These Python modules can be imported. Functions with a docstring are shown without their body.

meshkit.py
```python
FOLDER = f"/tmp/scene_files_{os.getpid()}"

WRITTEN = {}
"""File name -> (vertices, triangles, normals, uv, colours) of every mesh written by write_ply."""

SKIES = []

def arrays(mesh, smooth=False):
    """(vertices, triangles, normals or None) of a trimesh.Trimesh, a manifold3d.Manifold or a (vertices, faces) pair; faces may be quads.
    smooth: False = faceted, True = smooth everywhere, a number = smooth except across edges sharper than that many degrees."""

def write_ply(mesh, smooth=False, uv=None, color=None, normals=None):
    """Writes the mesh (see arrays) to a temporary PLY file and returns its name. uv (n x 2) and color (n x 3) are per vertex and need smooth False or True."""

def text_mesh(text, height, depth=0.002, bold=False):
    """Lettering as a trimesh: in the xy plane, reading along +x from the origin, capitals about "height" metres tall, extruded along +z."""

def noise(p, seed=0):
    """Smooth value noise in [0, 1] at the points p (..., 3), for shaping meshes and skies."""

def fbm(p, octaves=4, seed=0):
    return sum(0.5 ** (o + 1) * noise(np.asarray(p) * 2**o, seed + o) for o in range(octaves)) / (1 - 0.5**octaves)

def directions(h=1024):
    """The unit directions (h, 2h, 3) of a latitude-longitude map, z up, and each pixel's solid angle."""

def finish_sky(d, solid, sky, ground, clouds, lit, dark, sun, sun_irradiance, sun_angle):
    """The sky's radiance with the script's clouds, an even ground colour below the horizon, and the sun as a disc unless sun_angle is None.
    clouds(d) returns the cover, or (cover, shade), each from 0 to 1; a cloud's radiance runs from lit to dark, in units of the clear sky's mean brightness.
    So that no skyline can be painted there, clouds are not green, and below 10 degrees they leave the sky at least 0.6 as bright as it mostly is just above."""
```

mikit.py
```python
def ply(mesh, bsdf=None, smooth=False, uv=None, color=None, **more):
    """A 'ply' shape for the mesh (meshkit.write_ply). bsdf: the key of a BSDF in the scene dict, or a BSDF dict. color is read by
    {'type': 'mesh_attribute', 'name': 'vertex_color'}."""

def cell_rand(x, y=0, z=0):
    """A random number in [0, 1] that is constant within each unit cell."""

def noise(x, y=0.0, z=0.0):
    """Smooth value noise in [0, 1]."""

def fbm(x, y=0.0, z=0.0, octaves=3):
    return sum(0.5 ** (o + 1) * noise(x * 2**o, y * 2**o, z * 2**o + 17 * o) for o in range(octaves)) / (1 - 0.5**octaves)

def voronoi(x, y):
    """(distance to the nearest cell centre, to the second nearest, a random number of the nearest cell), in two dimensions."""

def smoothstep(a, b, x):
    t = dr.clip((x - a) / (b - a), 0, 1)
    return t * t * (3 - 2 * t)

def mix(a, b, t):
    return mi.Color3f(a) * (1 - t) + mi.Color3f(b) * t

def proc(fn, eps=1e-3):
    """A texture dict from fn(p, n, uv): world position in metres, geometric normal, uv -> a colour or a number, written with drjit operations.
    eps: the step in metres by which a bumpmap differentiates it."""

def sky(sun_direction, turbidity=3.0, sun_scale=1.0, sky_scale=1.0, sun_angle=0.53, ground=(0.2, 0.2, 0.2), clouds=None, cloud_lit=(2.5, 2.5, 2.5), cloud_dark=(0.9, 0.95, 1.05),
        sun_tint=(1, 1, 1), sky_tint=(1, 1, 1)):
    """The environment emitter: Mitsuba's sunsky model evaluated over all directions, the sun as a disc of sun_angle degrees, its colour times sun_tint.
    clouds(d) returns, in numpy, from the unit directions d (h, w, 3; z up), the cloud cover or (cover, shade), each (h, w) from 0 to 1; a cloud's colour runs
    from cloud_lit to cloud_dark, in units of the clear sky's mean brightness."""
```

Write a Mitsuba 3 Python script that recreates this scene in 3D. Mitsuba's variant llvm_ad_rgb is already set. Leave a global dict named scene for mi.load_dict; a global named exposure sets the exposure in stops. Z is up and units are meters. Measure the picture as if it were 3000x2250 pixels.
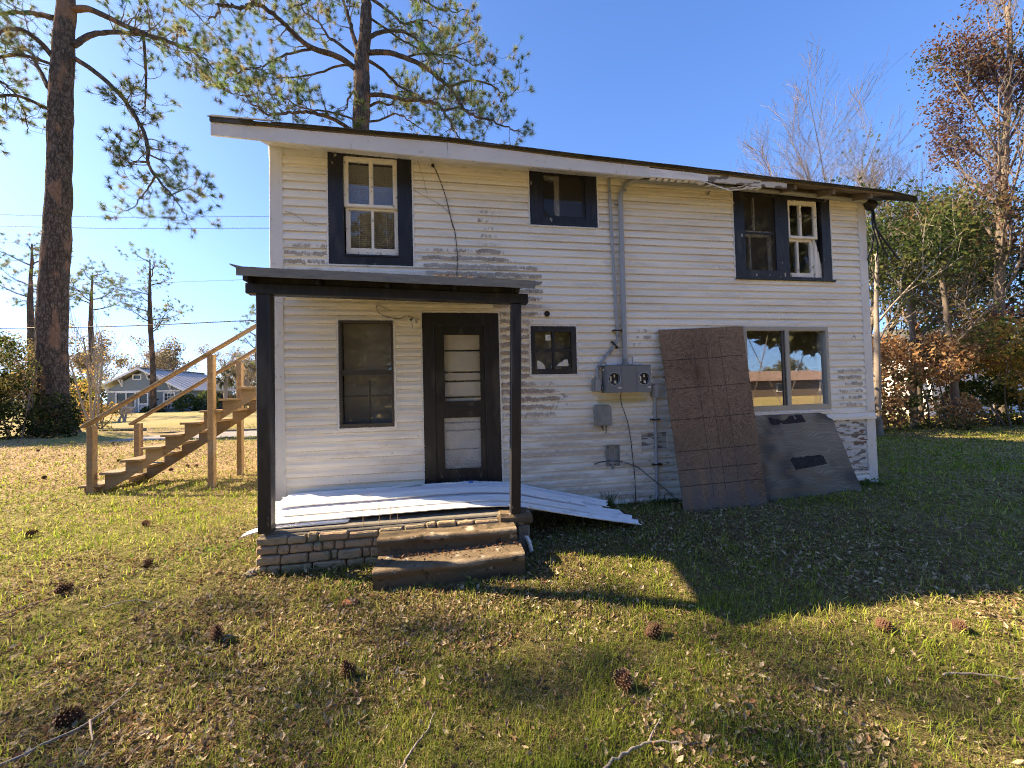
import math
import numpy as np
import trimesh
import shapely
from shapely.geometry import Polygon, box as sbox
import drjit as dr
import mitsuba as mi
import meshkit
import mikit
from mikit import noise, fbm, cell_rand, smoothstep, mix

# ---------------------------------------------------------------- camera, light, exposure
T = mi.ScalarTransform4f
EYE = np.array([1.960, -4.732, 1.6])
FWD = np.array([0.16277, 0.98633, 0.02549])
UP = np.array([0.02051, -0.02922, 0.99936])
scene = {}
labels = {}
scene['camera'] = {'type': 'perspective', 'fov': 106.18, 'fov_axis': 'x', 'near_clip': 0.05, 'far_clip': 3000.0,
                   'to_world': T().look_at(origin=EYE.tolist(), target=(EYE + FWD).tolist(), up=UP.tolist())}
SUN = (-0.772, 0.267, 0.577)
scene['daylight'] = mikit.sky(SUN, turbidity=3.2, sun_scale=1.8, sky_scale=0.66, sky_tint=(1.0, 1.20, 1.70), ground=(0.16, 0.15, 0.09), sun_tint=(1.0, 0.96, 0.88))
exposure = 3.15

# ---------------------------------------------------------------- mesh helpers
def cat(ms):
    vs, fs, n = [], [], 0
    for v, f in ms:
        vs.append(np.asarray(v, float)); fs.append(np.asarray(f, int) + n); n += len(v)
    return np.vstack(vs), np.vstack(fs)

def tm(m):
    return np.array(m.vertices), np.array(m.faces)

def bx(x0, x1, y0, y1, z0, z1):
    v = np.array([[x, y, z] for x in (x0, x1) for y in (y0, y1) for z in (z0, z1)], float)
    f = np.array([[0, 1, 3], [0, 3, 2], [4, 6, 7], [4, 7, 5], [0, 4, 5], [0, 5, 1], [2, 3, 7], [2, 7, 6], [0, 2, 6], [0, 6, 4], [1, 5, 7], [1, 7, 3]])
    return v, f

def hull(pts):
    pts = np.asarray(pts, float)
    return tm(trimesh.convex.convex_hull(pts))

def cbx(x0, x1, y0, y1, z0, z1, c=0.004):
    lo, hi = np.array([x0, y0, z0]), np.array([x1, y1, z1])
    c = min(c, 0.45 * (hi - lo).min())
    pts = []
    for k in range(3):
        a, b = lo + c, hi - c
        a[k], b[k] = lo[k], hi[k]
        pts += [[(a, b)[i][0], (a, b)[j][1], (a, b)[m][2]] for i in (0, 1) for j in (0, 1) for m in (0, 1)]
    return hull(pts)

def frame(p0, p1, w, h, up=(0, 0, 1), c=0.003):
    """A bar of section w x h from p0 to p1."""
    p0, p1 = np.array(p0, float), np.array(p1, float)
    d = p1 - p0; L = np.linalg.norm(d); d /= L
    s = np.cross(d, up); s /= np.linalg.norm(s); u = np.cross(s, d)
    v, f = cbx(0, L, -w / 2, w / 2, -h / 2, h / 2, c)
    return p0 + v[:, :1] * d + v[:, 1:2] * s + v[:, 2:] * u, f[:, ::-1]

def tube(pts, rad, n=6, caps=True):
    pts = np.asarray(pts, float); m = len(pts)
    rad = np.broadcast_to(np.asarray(rad, float), m)
    t = np.gradient(pts, axis=0); t /= np.linalg.norm(t, axis=1, keepdims=True) + 1e-12
    ref = np.array([0, 0, 1.0]) if abs(t[:, 2]).mean() < 0.8 else np.array([1.0, 0, 0])
    a = np.cross(t, ref); a /= np.linalg.norm(a, axis=1, keepdims=True) + 1e-12
    b = np.cross(t, a)
    ang = np.arange(n) * 2 * np.pi / n
    v = (pts[:, None] + rad[:, None, None] * (np.cos(ang)[None, :, None] * a[:, None] + np.sin(ang)[None, :, None] * b[:, None])).reshape(-1, 3)
    i = np.arange(m - 1)[:, None] * n + np.arange(n)[None]
    j = np.arange(m - 1)[:, None] * n + (np.arange(n)[None] + 1) % n
    f = np.concatenate([np.stack([i, i + n, j], -1).reshape(-1, 3), np.stack([j, i + n, j + n], -1).reshape(-1, 3)])
    if caps:
        v = np.vstack([v, pts[:1], pts[-1:]])
        k = np.arange(n); e = (m - 1) * n
        f = np.vstack([f, np.stack([k, (k + 1) % n, k * 0 + m * n], 1), np.stack([e + (k + 1) % n, e + k, k * 0 + m * n + 1], 1)])
    return v, f

def curve(pts, n=8):
    """Catmull-Rom through the points."""
    p = np.asarray(pts, float)
    q = np.vstack([2 * p[0] - p[1], p, 2 * p[-1] - p[-2]])
    out = []
    for i in range(1, len(q) - 2):
        t = np.linspace(0, 1, n, endpoint=False)[:, None]
        a, b, c, d = q[i - 1:i + 3]
        out.append(0.5 * (2 * b + (c - a) * t + (2 * a - 5 * b + 4 * c - d) * t ** 2 + (3 * b - a - 3 * c + d) * t ** 3))
    return np.vstack(out + [p[-1:]])

def ext_xz(poly, y0, y1):
    """A polygon in (x, z) made solid between y0 and y1."""
    parts = []
    for g in getattr(poly, 'geoms', [poly]):
        if g.is_empty or g.area < 1e-8: continue
        m = trimesh.creation.extrude_polygon(g, y1 - y0, engine='earcut')
        v = np.array(m.vertices)
        parts.append((np.stack([v[:, 0], y0 + v[:, 2], v[:, 1]], 1), np.array(m.faces)[:, ::-1]))
    return cat(parts)

def ext_yz(poly, x0, x1):
    m = trimesh.creation.extrude_polygon(poly, x1 - x0, engine='earcut')
    v = np.array(m.vertices)
    return np.stack([x0 + v[:, 2], v[:, 0], v[:, 1]], 1), np.array(m.faces)

def ring_xz(x0, x1, z0, z1, w, y0, y1):
    ws = w if isinstance(w, (tuple, list)) else (w, w, w, w)      # left right bottom top
    return ext_xz(sbox(x0, z0, x1, z1).difference(sbox(x0 + ws[0], z0 + ws[2], x1 - ws[1], z1 - ws[3])), y0, y1)

def cyl(p0, p1, r, n=20):
    return tube([p0, p1], r, n)

def rotz(m, a, o=(0, 0)):
    v, f = m; v = np.array(v); c, s = math.cos(a), math.sin(a)
    x, y = v[:, 0] - o[0], v[:, 1] - o[1]
    v[:, 0], v[:, 1] = o[0] + c * x - s * y, o[1] + s * x + c * y
    return v, f

def move(m, d):
    return np.asarray(m[0]) + np.asarray(d), m[1]

def rough(m, amp, freq, seed=0, sub=0):
    v, f = m
    if sub:
        for _ in range(sub):
            v, f = trimesh.remesh.subdivide(v, f)
    v = np.asarray(v, float)
    off = np.stack([meshkit.fbm(v * freq + 31.7 * k, 3, seed + k) for k in range(3)], 1) - 0.5
    return v + off * 2 * amp, f

# ---------------------------------------------------------------- naming
def key_for(base):
    taken = lambda k: k in scene or k in labels or any(s.startswith(k + '__') for s in scene)
    if base not in _count and not taken(base):
        _count[base] = 0
        return base
    while True:
        _count[base] = _count.get(base, 0) + 1
        k = f'{base}_{_count[base]:03d}'
        if k not in scene:
            return k
_count = {}

def put(key, mesh, mat, smooth=False, color=None):
    scene[key] = mikit.ply(mesh, mat, smooth=smooth, color=color)

def thing(name, label, cat_, group=None):
    k = key_for(name)
    labels[k] = {'label': label, 'category': cat_}
    if group: labels[k]['group'] = group
    return k

def single(name, mesh, mat, label, cat_, group=None, smooth=False, color=None):
    k = thing(name, label, cat_, group); put(k, mesh, mat, smooth, color); return k

def part(parent, name, mesh, mat, smooth=False, color=None, label=None, kind=None):
    k = key_for(parent + '__' + name)
    put(k, mesh, mat, smooth, color)
    if label or kind:
        labels[k] = {}
        if label: labels[k]['label'] = label
        if kind: labels[k]['kind'] = kind
    return k

def struct(name, mesh, mat, smooth=False, color=None):
    k = key_for(name); put(k, mesh, mat, smooth, color); labels[k] = {'kind': 'structure'}; return k

# ---------------------------------------------------------------- materials
def C(*c): return mi.Color3f(*c)

def plain(name, rgb, rough_=0.6, spec=0.4, metal=0.0, two=True):
    b = {'type': 'principled', 'base_color': {'type': 'rgb', 'value': list(rgb)}, 'roughness': rough_, 'specular': spec, 'metallic': metal}
    scene[name] = {'type': 'twosided', 'bsdf': b} if two else b
    return name

def procm(name, fn, rough_=0.7, spec=0.3, bump=None, scale=1.0, eps=2e-3, metal=0.0):
    b = {'type': 'principled', 'base_color': mikit.proc(fn), 'roughness': rough_, 'specular': spec, 'metallic': metal}
    if bump is not None:
        b = {'type': 'bumpmap', 'arbitrary': mikit.proc(bump, eps), 'scale': scale, 'bsdf': b}
    scene[name] = {'type': 'twosided', 'bsdf': b}
    return name

ROW, Z0 = 0.0975, 0.219
def siding_fn(p, n, uv):
    x, z = p.x, p.z
    row = (z - Z0) / ROW; i = dr.floor(row); t = row - i
    c = mix((0.79, 0.765, 0.695), (0.70, 0.67, 0.59), fbm(x * 1.3, z * 5, 3.0, 2))
    c = c * (0.94 + 0.08 * cell_rand(i, dr.floor(x * 0.27 + i * 0.37), 5))
    def reg(x0, x1, z0, z1, s):
        return smoothstep(x0 - s, x0 + s, x) * (1 - smoothstep(x1 - s, x1 + s, x)) * smoothstep(z0 - s, z0 + s, z) * (1 - smoothstep(z1 - s, z1 + s, z))
    m = 1.05 * reg(1.65, 2.75, 2.98, 3.38, 0.16) + 0.75 * reg(0.1, 0.65, 3.05, 3.42, 0.1) + 0.5 * reg(2.35, 2.6, 3.3, 3.95, 0.08)
    m = m + 0.95 * reg(2.55, 3.15, 2.55, 3.2, 0.13) + 0.5 * reg(4.3, 4.75, 2.15, 2.45, 0.1) + 0.7 * reg(7.5, 7.93, 1.25, 1.85, 0.05) + 0.5 * reg(7.6, 7.9, 2.2, 2.42, 0.05)
    brown = 1.1 * reg(2.58, 2.98, 1.45, 2.5, 0.12) + 1.0 * reg(2.6, 3.35, 1.28, 1.72, 0.16)
    low = 0.85 * reg(2.6, 4.5, 0.12, 1.25, 0.2) + 0.35 * reg(0.7, 1.8, 0.7, 1.25, 0.2) + 0.3 * reg(4.2, 4.8, 0.1, 1.2, 0.1)
    tj = t + 0.22 * (noise(x * 17, i * 5.1, 3.0) - 0.5) + 0.16 * (noise(x * 70, i * 3.3, 8.0) - 0.5)
    band = smoothstep(0.02, 0.16, tj) * (1 - smoothstep(0.50, 0.85, tj))
    st = 0.62 * fbm(x * 7, i * 3.7, 1.0, 3) + 0.38 * noise(x * 55, z * 16, 2.0) + 0.22 * noise(x * 150, z * 60, 7.0) - 0.05
    k1 = smoothstep(0.0, 0.26, (m + brown) * band * 0.95 - st * 1.0 + 0.14) * smoothstep(0.0, 0.15, (m + brown) * band)
    dark = mix(mix((0.125, 0.090, 0.052), (0.33, 0.25, 0.155), noise(x * 22, z * 30, 5.0)), (0.20, 0.13, 0.08), dr.clip(brown, 0, 1))
    c = mix(c, dark, k1 * (0.55 + 0.45 * noise(x * 90, z * 45, 4.0)))
    gen = band * smoothstep(0.50, 0.74, fbm(x * 1.6, i * 2.9, 6.0, 3)) * (0.5 + 0.5 * noise(x * 45, z * 30, 2.0))
    c = mix(c, (0.50, 0.47, 0.41), gen * 0.55)
    c = mix(c, (0.10, 0.085, 0.065), 0.7 * smoothstep(0.84, 0.90, noise(x * 27, z * 31, 11.0)) * smoothstep(0.6, 0.75, fbm(x * 1.2, z * 2, 4.0, 2)) * (1 - smoothstep(1.4, 2.4, z)))
    k2 = dr.minimum(1.25 * low, 1) * (0.25 + 0.75 * band) * smoothstep(0.24, 0.60, fbm(x * 3, i * 2.3 + z * 8, 9.0, 3)) * (0.55 + 0.45 * noise(x * 120, z * 70, 3.0))
    c = mix(c, (0.36, 0.29, 0.225), k2 * 0.85)
    yel = reg(3.85, 4.55, 1.44, 1.56, 0.03) * (0.5 + 0.5 * smoothstep(1.56, 1.5, z)) * (0.6 + 0.5 * noise(x * 6, z * 30, 3.0))
    c = mix(c, (0.44, 0.38, 0.14), dr.clip(yel, 0, 1) * 0.75)
    return mix(c, (0.30, 0.255, 0.20), (1 - smoothstep(0.02, 0.12, t)) * (0.30 + 0.5 * smoothstep(0.35, 0.65, fbm(x * 1.1, i * 1.7, 5.0, 2))))  # lap shadow painted along each course bottom, stronger in dirty stretches
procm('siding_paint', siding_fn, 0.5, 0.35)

def trim_fn(p, n, uv):
    c = mix((0.66, 0.655, 0.64), (0.54, 0.535, 0.51), fbm(p.x * 3, p.y * 3, p.z * 2.2, 3))
    return mix(c, (0.34, 0.32, 0.28), 0.6 * smoothstep(0.68, 0.8, fbm(p.x * 22, p.y * 22, p.z * 14, 3)))
procm('trim_paint', trim_fn, 0.5, 0.35)
def sash_fn(p, n, uv):
    c = mix((0.74, 0.72, 0.66), (0.62, 0.60, 0.53), fbm(p.x * 9, p.y * 9, p.z * 4, 2))
    return mix(c, (0.27, 0.24, 0.20), smoothstep(0.70, 0.76, fbm(p.x * 30, p.y * 30, p.z * 18, 3)))
procm('sash_paint', sash_fn, 0.55, 0.35)
def black_fn(p, n, uv):
    c = mix((0.007, 0.0075, 0.0105), (0.017, 0.0175, 0.021), fbm(p.x * 6, p.y * 6, p.z * 3, 3))
    c = c * (0.7 + 0.7 * noise(p.x * 60, p.y * 60, p.z * 5))
    c = mix(c, (0.055, 0.052, 0.048), 0.6 * smoothstep(0.55, 0.8, fbm(p.x * 9, p.y * 9, p.z * 2.2, 3)))
    c = mix(c, (0.20, 0.18, 0.15), 0.7 * smoothstep(0.70, 0.78, fbm(p.x * 40, p.y * 40, p.z * 16, 3)) * smoothstep(0.9, 0.4, p.z))
    return mix(c, (0.42, 0.40, 0.36), 0.8 * smoothstep(3.0, 3.15, p.z) * smoothstep(0.745, 0.785, fbm(p.x * 24, p.y * 24, p.z * 11, 3)))
procm('black_paint', black_fn, 0.45, 0.45)
plain('black_plain', (0.014, 0.014, 0.016), 0.5)
plain('bronze_frame', (0.045, 0.042, 0.040), 0.4, 0.5)
plain('tan_frame', (0.30, 0.28, 0.235), 0.4, 0.5)
def vinyl_fn(p, n, uv):
    c = mix((0.77, 0.775, 0.79), (0.66, 0.66, 0.66), fbm(p.x * 1.2, p.y * 14, p.z * 9, 3))
    c = mix(c, (0.40, 0.38, 0.34), 0.55 * smoothstep(0.58, 0.78, fbm(p.x * 2.2, p.y * 30, p.z * 18, 3)))
    return mix(c, (0.16, 0.14, 0.11), 0.8 * smoothstep(0.72, 0.80, fbm(p.x * 7 + 3, p.y * 60, p.z * 40, 3)))
procm('vinyl_white', vinyl_fn, 0.42, 0.4)
plain('vinyl_edge', (0.60, 0.60, 0.64), 0.45, 0.4)
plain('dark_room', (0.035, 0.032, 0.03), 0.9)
plain('blind_white', (0.62, 0.62, 0.60), 0.6)
plain('blind_grey', (0.30, 0.30, 0.29), 0.6)
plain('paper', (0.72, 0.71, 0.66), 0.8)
plain('ink', (0.05, 0.05, 0.06), 0.7)
plain('meter_grey', (0.135, 0.15, 0.168), 0.45, 0.5)
plain('meter_dark', (0.012, 0.012, 0.014), 0.5)
plain('jaw_metal', (0.45, 0.44, 0.40), 0.4, 0.5, 0.6)
plain('conduit_grey', (0.27, 0.29, 0.32), 0.45, 0.5)
plain('rubber', (0.012, 0.012, 0.013), 0.5)
plain('pvc_white', (0.66, 0.65, 0.60), 0.45)
plain('bottle_plastic', (0.55, 0.60, 0.65), 0.15, 0.6)
plain('bottle_label', (0.05, 0.16, 0.42), 0.35)
plain('grey_green_paint', (0.34, 0.38, 0.37), 0.5)
plain('clear_film', (0.62, 0.66, 0.66), 0.25, 0.6)
plain('knockout_yellow', (0.42, 0.36, 0.2), 0.5)
plain('wire_dark', (0.02, 0.017, 0.015), 0.6)
plain('wire_thin', (0.30, 0.26, 0.20), 0.7)
scene['window_glass'] = {'type': 'thindielectric', 'int_ior': 1.55}
def galv_fn(p, n, uv):
    return mix((0.12, 0.127, 0.127), (0.25, 0.26, 0.26), fbm(p.x * 26, p.y * 26, p.z * 16, 3))
procm('galvanized', galv_fn, 0.5, 0.5)
def wood_fn(p, n, uv):
    g = noise(p.x * 7 + 3 * noise(p.x * 2, p.z * 2, p.y * 2), p.y * 90, p.z * 60) * 0.6 + 0.4 * fbm(p.x * 3, p.y * 40, p.z * 30, 2)
    c = mix((0.15, 0.098, 0.05), (0.255, 0.18, 0.102), g)
    kn = noise(p.x * 5 + 11, p.y * 9, p.z * 5)
    c = mix(c, (0.10, 0.06, 0.03), 0.8 * smoothstep(0.86, 0.93, kn))
    c = c * (0.8 + 0.4 * noise(p.x * 1.7, p.y * 7, p.z * 1.7)) * (0.74 + 0.5 * cell_rand(dr.floor((p.x + 4.03) / 0.2945), dr.floor(p.y * 9.5), 3))
    c = mix(c, (0.17, 0.16, 0.145), 0.5 * smoothstep(0.5, 0.75, fbm(p.x * 2.5, p.y * 5, p.z * 2.5 + 7, 3)))
    return mix(c, (0.24, 0.16, 0.085), 0.7 * smoothstep(0.62, 0.8, fbm(p.x * 4 + p.z * 4, p.y * 6, p.z * 9, 3)))
procm('treated_wood', wood_fn, 0.75, 0.25)
def aged_fn(p, n, uv):
    wv = 0.05 * fbm(p.x * 4, p.z * 9, 2.0, 2)
    gr = 0.5 + 0.5 * dr.sin((p.z + wv) * 420 + 5 * noise(p.x * 3, p.z * 12))
    wood = mix((0.13, 0.115, 0.10), (0.27, 0.245, 0.215), gr * noise(p.x * 5, p.z * 60))
    pk = smoothstep(0.42, 0.50, fbm(p.x * 9 + 2, p.z * 34, 6.0, 3) + 0.06 * gr)
    wood = mix(wood, (0.16, 0.085, 0.05), 0.7 * smoothstep(0.55, 0.7, fbm(p.x * 2, p.z * 9, 1.0, 2)))
    return mix(wood, (0.60, 0.59, 0.56), pk * 0.85)
procm('peeling_wood', aged_fn, 0.8, 0.2)
def deck_fn(p, n, uv):
    return mix((0.12, 0.095, 0.07), (0.24, 0.20, 0.155), fbm(p.x * 3, p.y * 20, p.z * 3, 3))
procm('roof_deck_wood', deck_fn, 0.85, 0.2)
def osb_fn(p, n, uv):
    s, t = uv.x, uv.y
    u, v = s * 1.25, t * 2.3
    a = cell_rand(dr.floor(u * 9 + 4 * noise(u * 5, v * 5)), dr.floor(v * 9 + 4 * noise(v * 5, u * 5, 4.0)), 2) * 3.14
    r = dr.cos(a) * u + dr.sin(a) * v; q = -dr.sin(a) * u + dr.cos(a) * v
    fl = noise(r * 20, q * 110, a)
    c = mix((0.065, 0.040, 0.025), (0.265, 0.178, 0.115), 0.75 * fl + 0.5 * fbm(u * 2, v * 2, 1.0, 3) - 0.05)
    c = mix(c, (0.12, 0.105, 0.10), 0.75 * smoothstep(0.55, 1.0, t) * smoothstep(0.2, 0.6, fbm(u * 9, v * 2, 3.0, 2)))
    c = mix(c, (0.09, 0.045, 0.02), 0.6 * smoothstep(0.06, 0.0, dr.sqrt(dr.square(s - 0.38) * 0.5 + dr.square(t - 0.27)) - 0.02 * noise(u * 20, v * 20)))
    ln = mi.Float(0)
    wob = 0.004 * noise(u * 4, v * 4, 8.0)
    for t0 in (0.175, 0.337, 0.507, 0.675, 0.772, 0.854):
        ln = dr.maximum(ln, (1 - smoothstep(0.0014, 0.0034, dr.abs(t - t0 - wob + 0.012 * (s - 0.5)))) * (1 - smoothstep(0.93, 0.97, s)))
    for s0 in (0.37, 0.52, 0.69):
        ln = dr.maximum(ln, (1 - smoothstep(0.0022, 0.0055, dr.abs(s - s0 - 2 * wob))) * smoothstep(0.05, 0.07, t) * (1 - smoothstep(0.88, 0.97, t)) * 0.8)
    return mix(c, (0.028, 0.020, 0.016), ln * (0.55 + 0.4 * noise(u * 50, v * 50, 9.0)))
procm('strand_board', osb_fn, 0.8, 0.25)
def ply_fn(p, n, uv):
    u, v = uv.x * 1.45, uv.y * 1.15
    w = v * 26 + 7 * fbm(u * 1.6, v * 3.2, 1.0, 3) + 1.2 * noise(u * 9, v * 12)
    g = 0.5 + 0.5 * dr.sin(w * 6.28)
    c = mix((0.125, 0.11, 0.088), (0.29, 0.26, 0.205), 0.55 * g * noise(u * 4, v * 40) + 0.6 * fbm(u * 3, v * 3, 5.0, 3))
    c = mix(c, (0.055, 0.052, 0.05), 0.75 * smoothstep(0.5, 0.72, fbm(u * 2.2 + 5, v * 2.2, 2.0, 3)))
    return mix(c, (0.17, 0.115, 0.065), 0.5 * smoothstep(0.6, 0.75, fbm(u * 3 + 1, v * 9, 7.0, 2)))
procm('grey_plywood', ply_fn, 0.85, 0.2)
def tar_fn(p, n, uv):
    return mix((0.012, 0.012, 0.013), (0.035, 0.034, 0.035), noise(p.x * 60, p.z * 60))
procm('tar_paper', tar_fn, 0.8, 0.2)
def stone_fn(p, n, uv):
    c = mix((0.35, 0.275, 0.175), (0.20, 0.165, 0.115), fbm(p.x * 7, p.y * 7, p.z * 11, 3))
    c = mix(c, (0.36, 0.24, 0.15), 0.6 * smoothstep(0.55, 0.7, fbm(p.x * 3.1, p.y * 3, p.z * 8, 2)))
    c = mix(c, (0.14, 0.17, 0.10), 0.5 * smoothstep(0.55, 0.75, fbm(p.x * 9 + 4, p.y * 9, p.z * 9, 3)))
    return mix(c, (0.09, 0.08, 0.062), 0.55 * smoothstep(0.55, 0.85, fbm(p.x * 28, p.y * 28, p.z * 34, 3)))
procm('old_brick', stone_fn, 0.9, 0.2, lambda p, n, uv: fbm(p.x * 60, p.y * 60, p.z * 60, 3), 0.006, 3e-3)
def mortar_fn(p, n, uv):
    return mix((0.10, 0.095, 0.08), (0.20, 0.185, 0.16), fbm(p.x * 30, p.y * 30, p.z * 30, 3))
procm('mortar', mortar_fn, 0.95, 0.1)
def conc_fn(p, n, uv):
    c = mix((0.072, 0.054, 0.033), (0.155, 0.118, 0.077), fbm(p.x * 4, p.y * 6, p.z * 6, 4))
    c = mix(c, (0.042, 0.035, 0.025), 0.8 * smoothstep(0.5, 0.75, fbm(p.x * 2.3 + 7, p.y * 9, p.z * 3, 3)))
    c = mix(c, (0.34, 0.31, 0.26), 0.75 * smoothstep(0.70, 0.78, fbm(p.x * 14, p.y * 14, p.z * 14, 3)))
    paler = dr.maximum((1 - smoothstep(0.015, 0.05, dr.abs(p.y + 1.19))) * smoothstep(0.30, 0.345, p.z), (1 - smoothstep(0.015, 0.05, dr.abs(p.y + 1.455))) * smoothstep(0.15, 0.195, p.z) * (1 - smoothstep(0.25, 0.27, p.z)))
    c = mix(c, (0.26, 0.215, 0.155), paler * smoothstep(0.35, 0.7, fbm(p.x * 6, p.y * 6, p.z * 6 + 3, 3)))  # patchy paler band along both step nosings
    c = mix(c, (0.03, 0.028, 0.02), 0.7 * smoothstep(0.62, 0.72, fbm(p.x * 16, p.y * 16, p.z * 16 + 5, 3)))
    return c * (0.72 + 0.5 * noise(p.x * 150, p.y * 150, p.z * 150))
procm('stained_concrete', conc_fn, 0.9, 0.2, lambda p, n, uv: fbm(p.x * 45, p.y * 45, p.z * 45, 3), 0.004, 3e-3)
def shingle_fn(p, n, uv):
    return mix((0.045, 0.046, 0.047), (0.105, 0.105, 0.103), fbm(p.x * 25, p.y * 25, p.z * 25, 2)) * (0.8 + 0.4 * cell_rand(dr.floor(p.x * 3.3), dr.floor(p.y * 7), 1))
procm('roof_shingle', shingle_fn, 0.95, 0.1)
def bark_fn(p, n, uv):
    a = fbm(p.x * 14, p.y * 14, p.z * 6, 3)
    fu = dr.minimum(dr.abs(noise(p.x * 15, p.y * 15, p.z * 3.2) - 0.5), dr.abs(noise(p.x * 21 + 5, p.y * 21, p.z * 7) - 0.5))
    c = mix((0.045, 0.037, 0.031), mix((0.08, 0.066, 0.055), (0.165, 0.135, 0.11), a), smoothstep(0.0, 0.16, fu))
    return mix(c, (0.27, 0.16, 0.10), 0.5 * smoothstep(0.55, 0.7, fbm(p.x * 3 + 9, p.y * 3, p.z * 1.1, 2)))
procm('pine_bark', bark_fn, 0.95, 0.1, lambda p, n, uv: smoothstep(0.0, 0.09, dr.minimum(dr.abs(noise(p.x * 8, p.y * 8, p.z * 2.4) - 0.5), dr.abs(noise(p.x * 11 + 5, p.y * 11, p.z * 4.5) - 0.5))) + 0.4 * noise(p.x * 40, p.y * 40, p.z * 22), 0.025, 6e-3)
plain('twig_bark', (0.15, 0.125, 0.105), 0.9, 0.15)
plain('pale_bark', (0.27, 0.235, 0.20), 0.9, 0.15)
VC = {'type': 'mesh_attribute', 'name': 'vertex_color'}
scene['foliage'] = {'type': 'principledthin', 'base_color': VC, 'roughness': 0.45, 'diff_trans': 1.05, 'spec_trans': 0.0, 'eta': 1.45}
scene['screen_mesh'] = {'type': 'mask', 'opacity': 0.28, 'bsdf': {'type': 'twosided', 'bsdf': {'type': 'diffuse', 'reflectance': {'type': 'rgb', 'value': [0.05, 0.045, 0.04]}}}}
scene['grass_blades'] = {'type': 'principledthin', 'base_color': VC, 'roughness': 0.5, 'diff_trans': 0.9, 'spec_trans': 0.0, 'eta': 1.4}
scene['dry_leaf'] = {'type': 'principledthin', 'base_color': VC, 'roughness': 0.6, 'diff_trans': 0.5, 'spec_trans': 0.0, 'eta': 1.4}
scene['painted_flat'] = {'type': 'twosided', 'bsdf': {'type': 'principled', 'base_color': VC, 'roughness': 0.7, 'specular': 0.3}}
plain('cone_scale', (0.10, 0.052, 0.03), 0.75, 0.25)
plain('cone_tip', (0.30, 0.20, 0.12), 0.75, 0.25)
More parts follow.
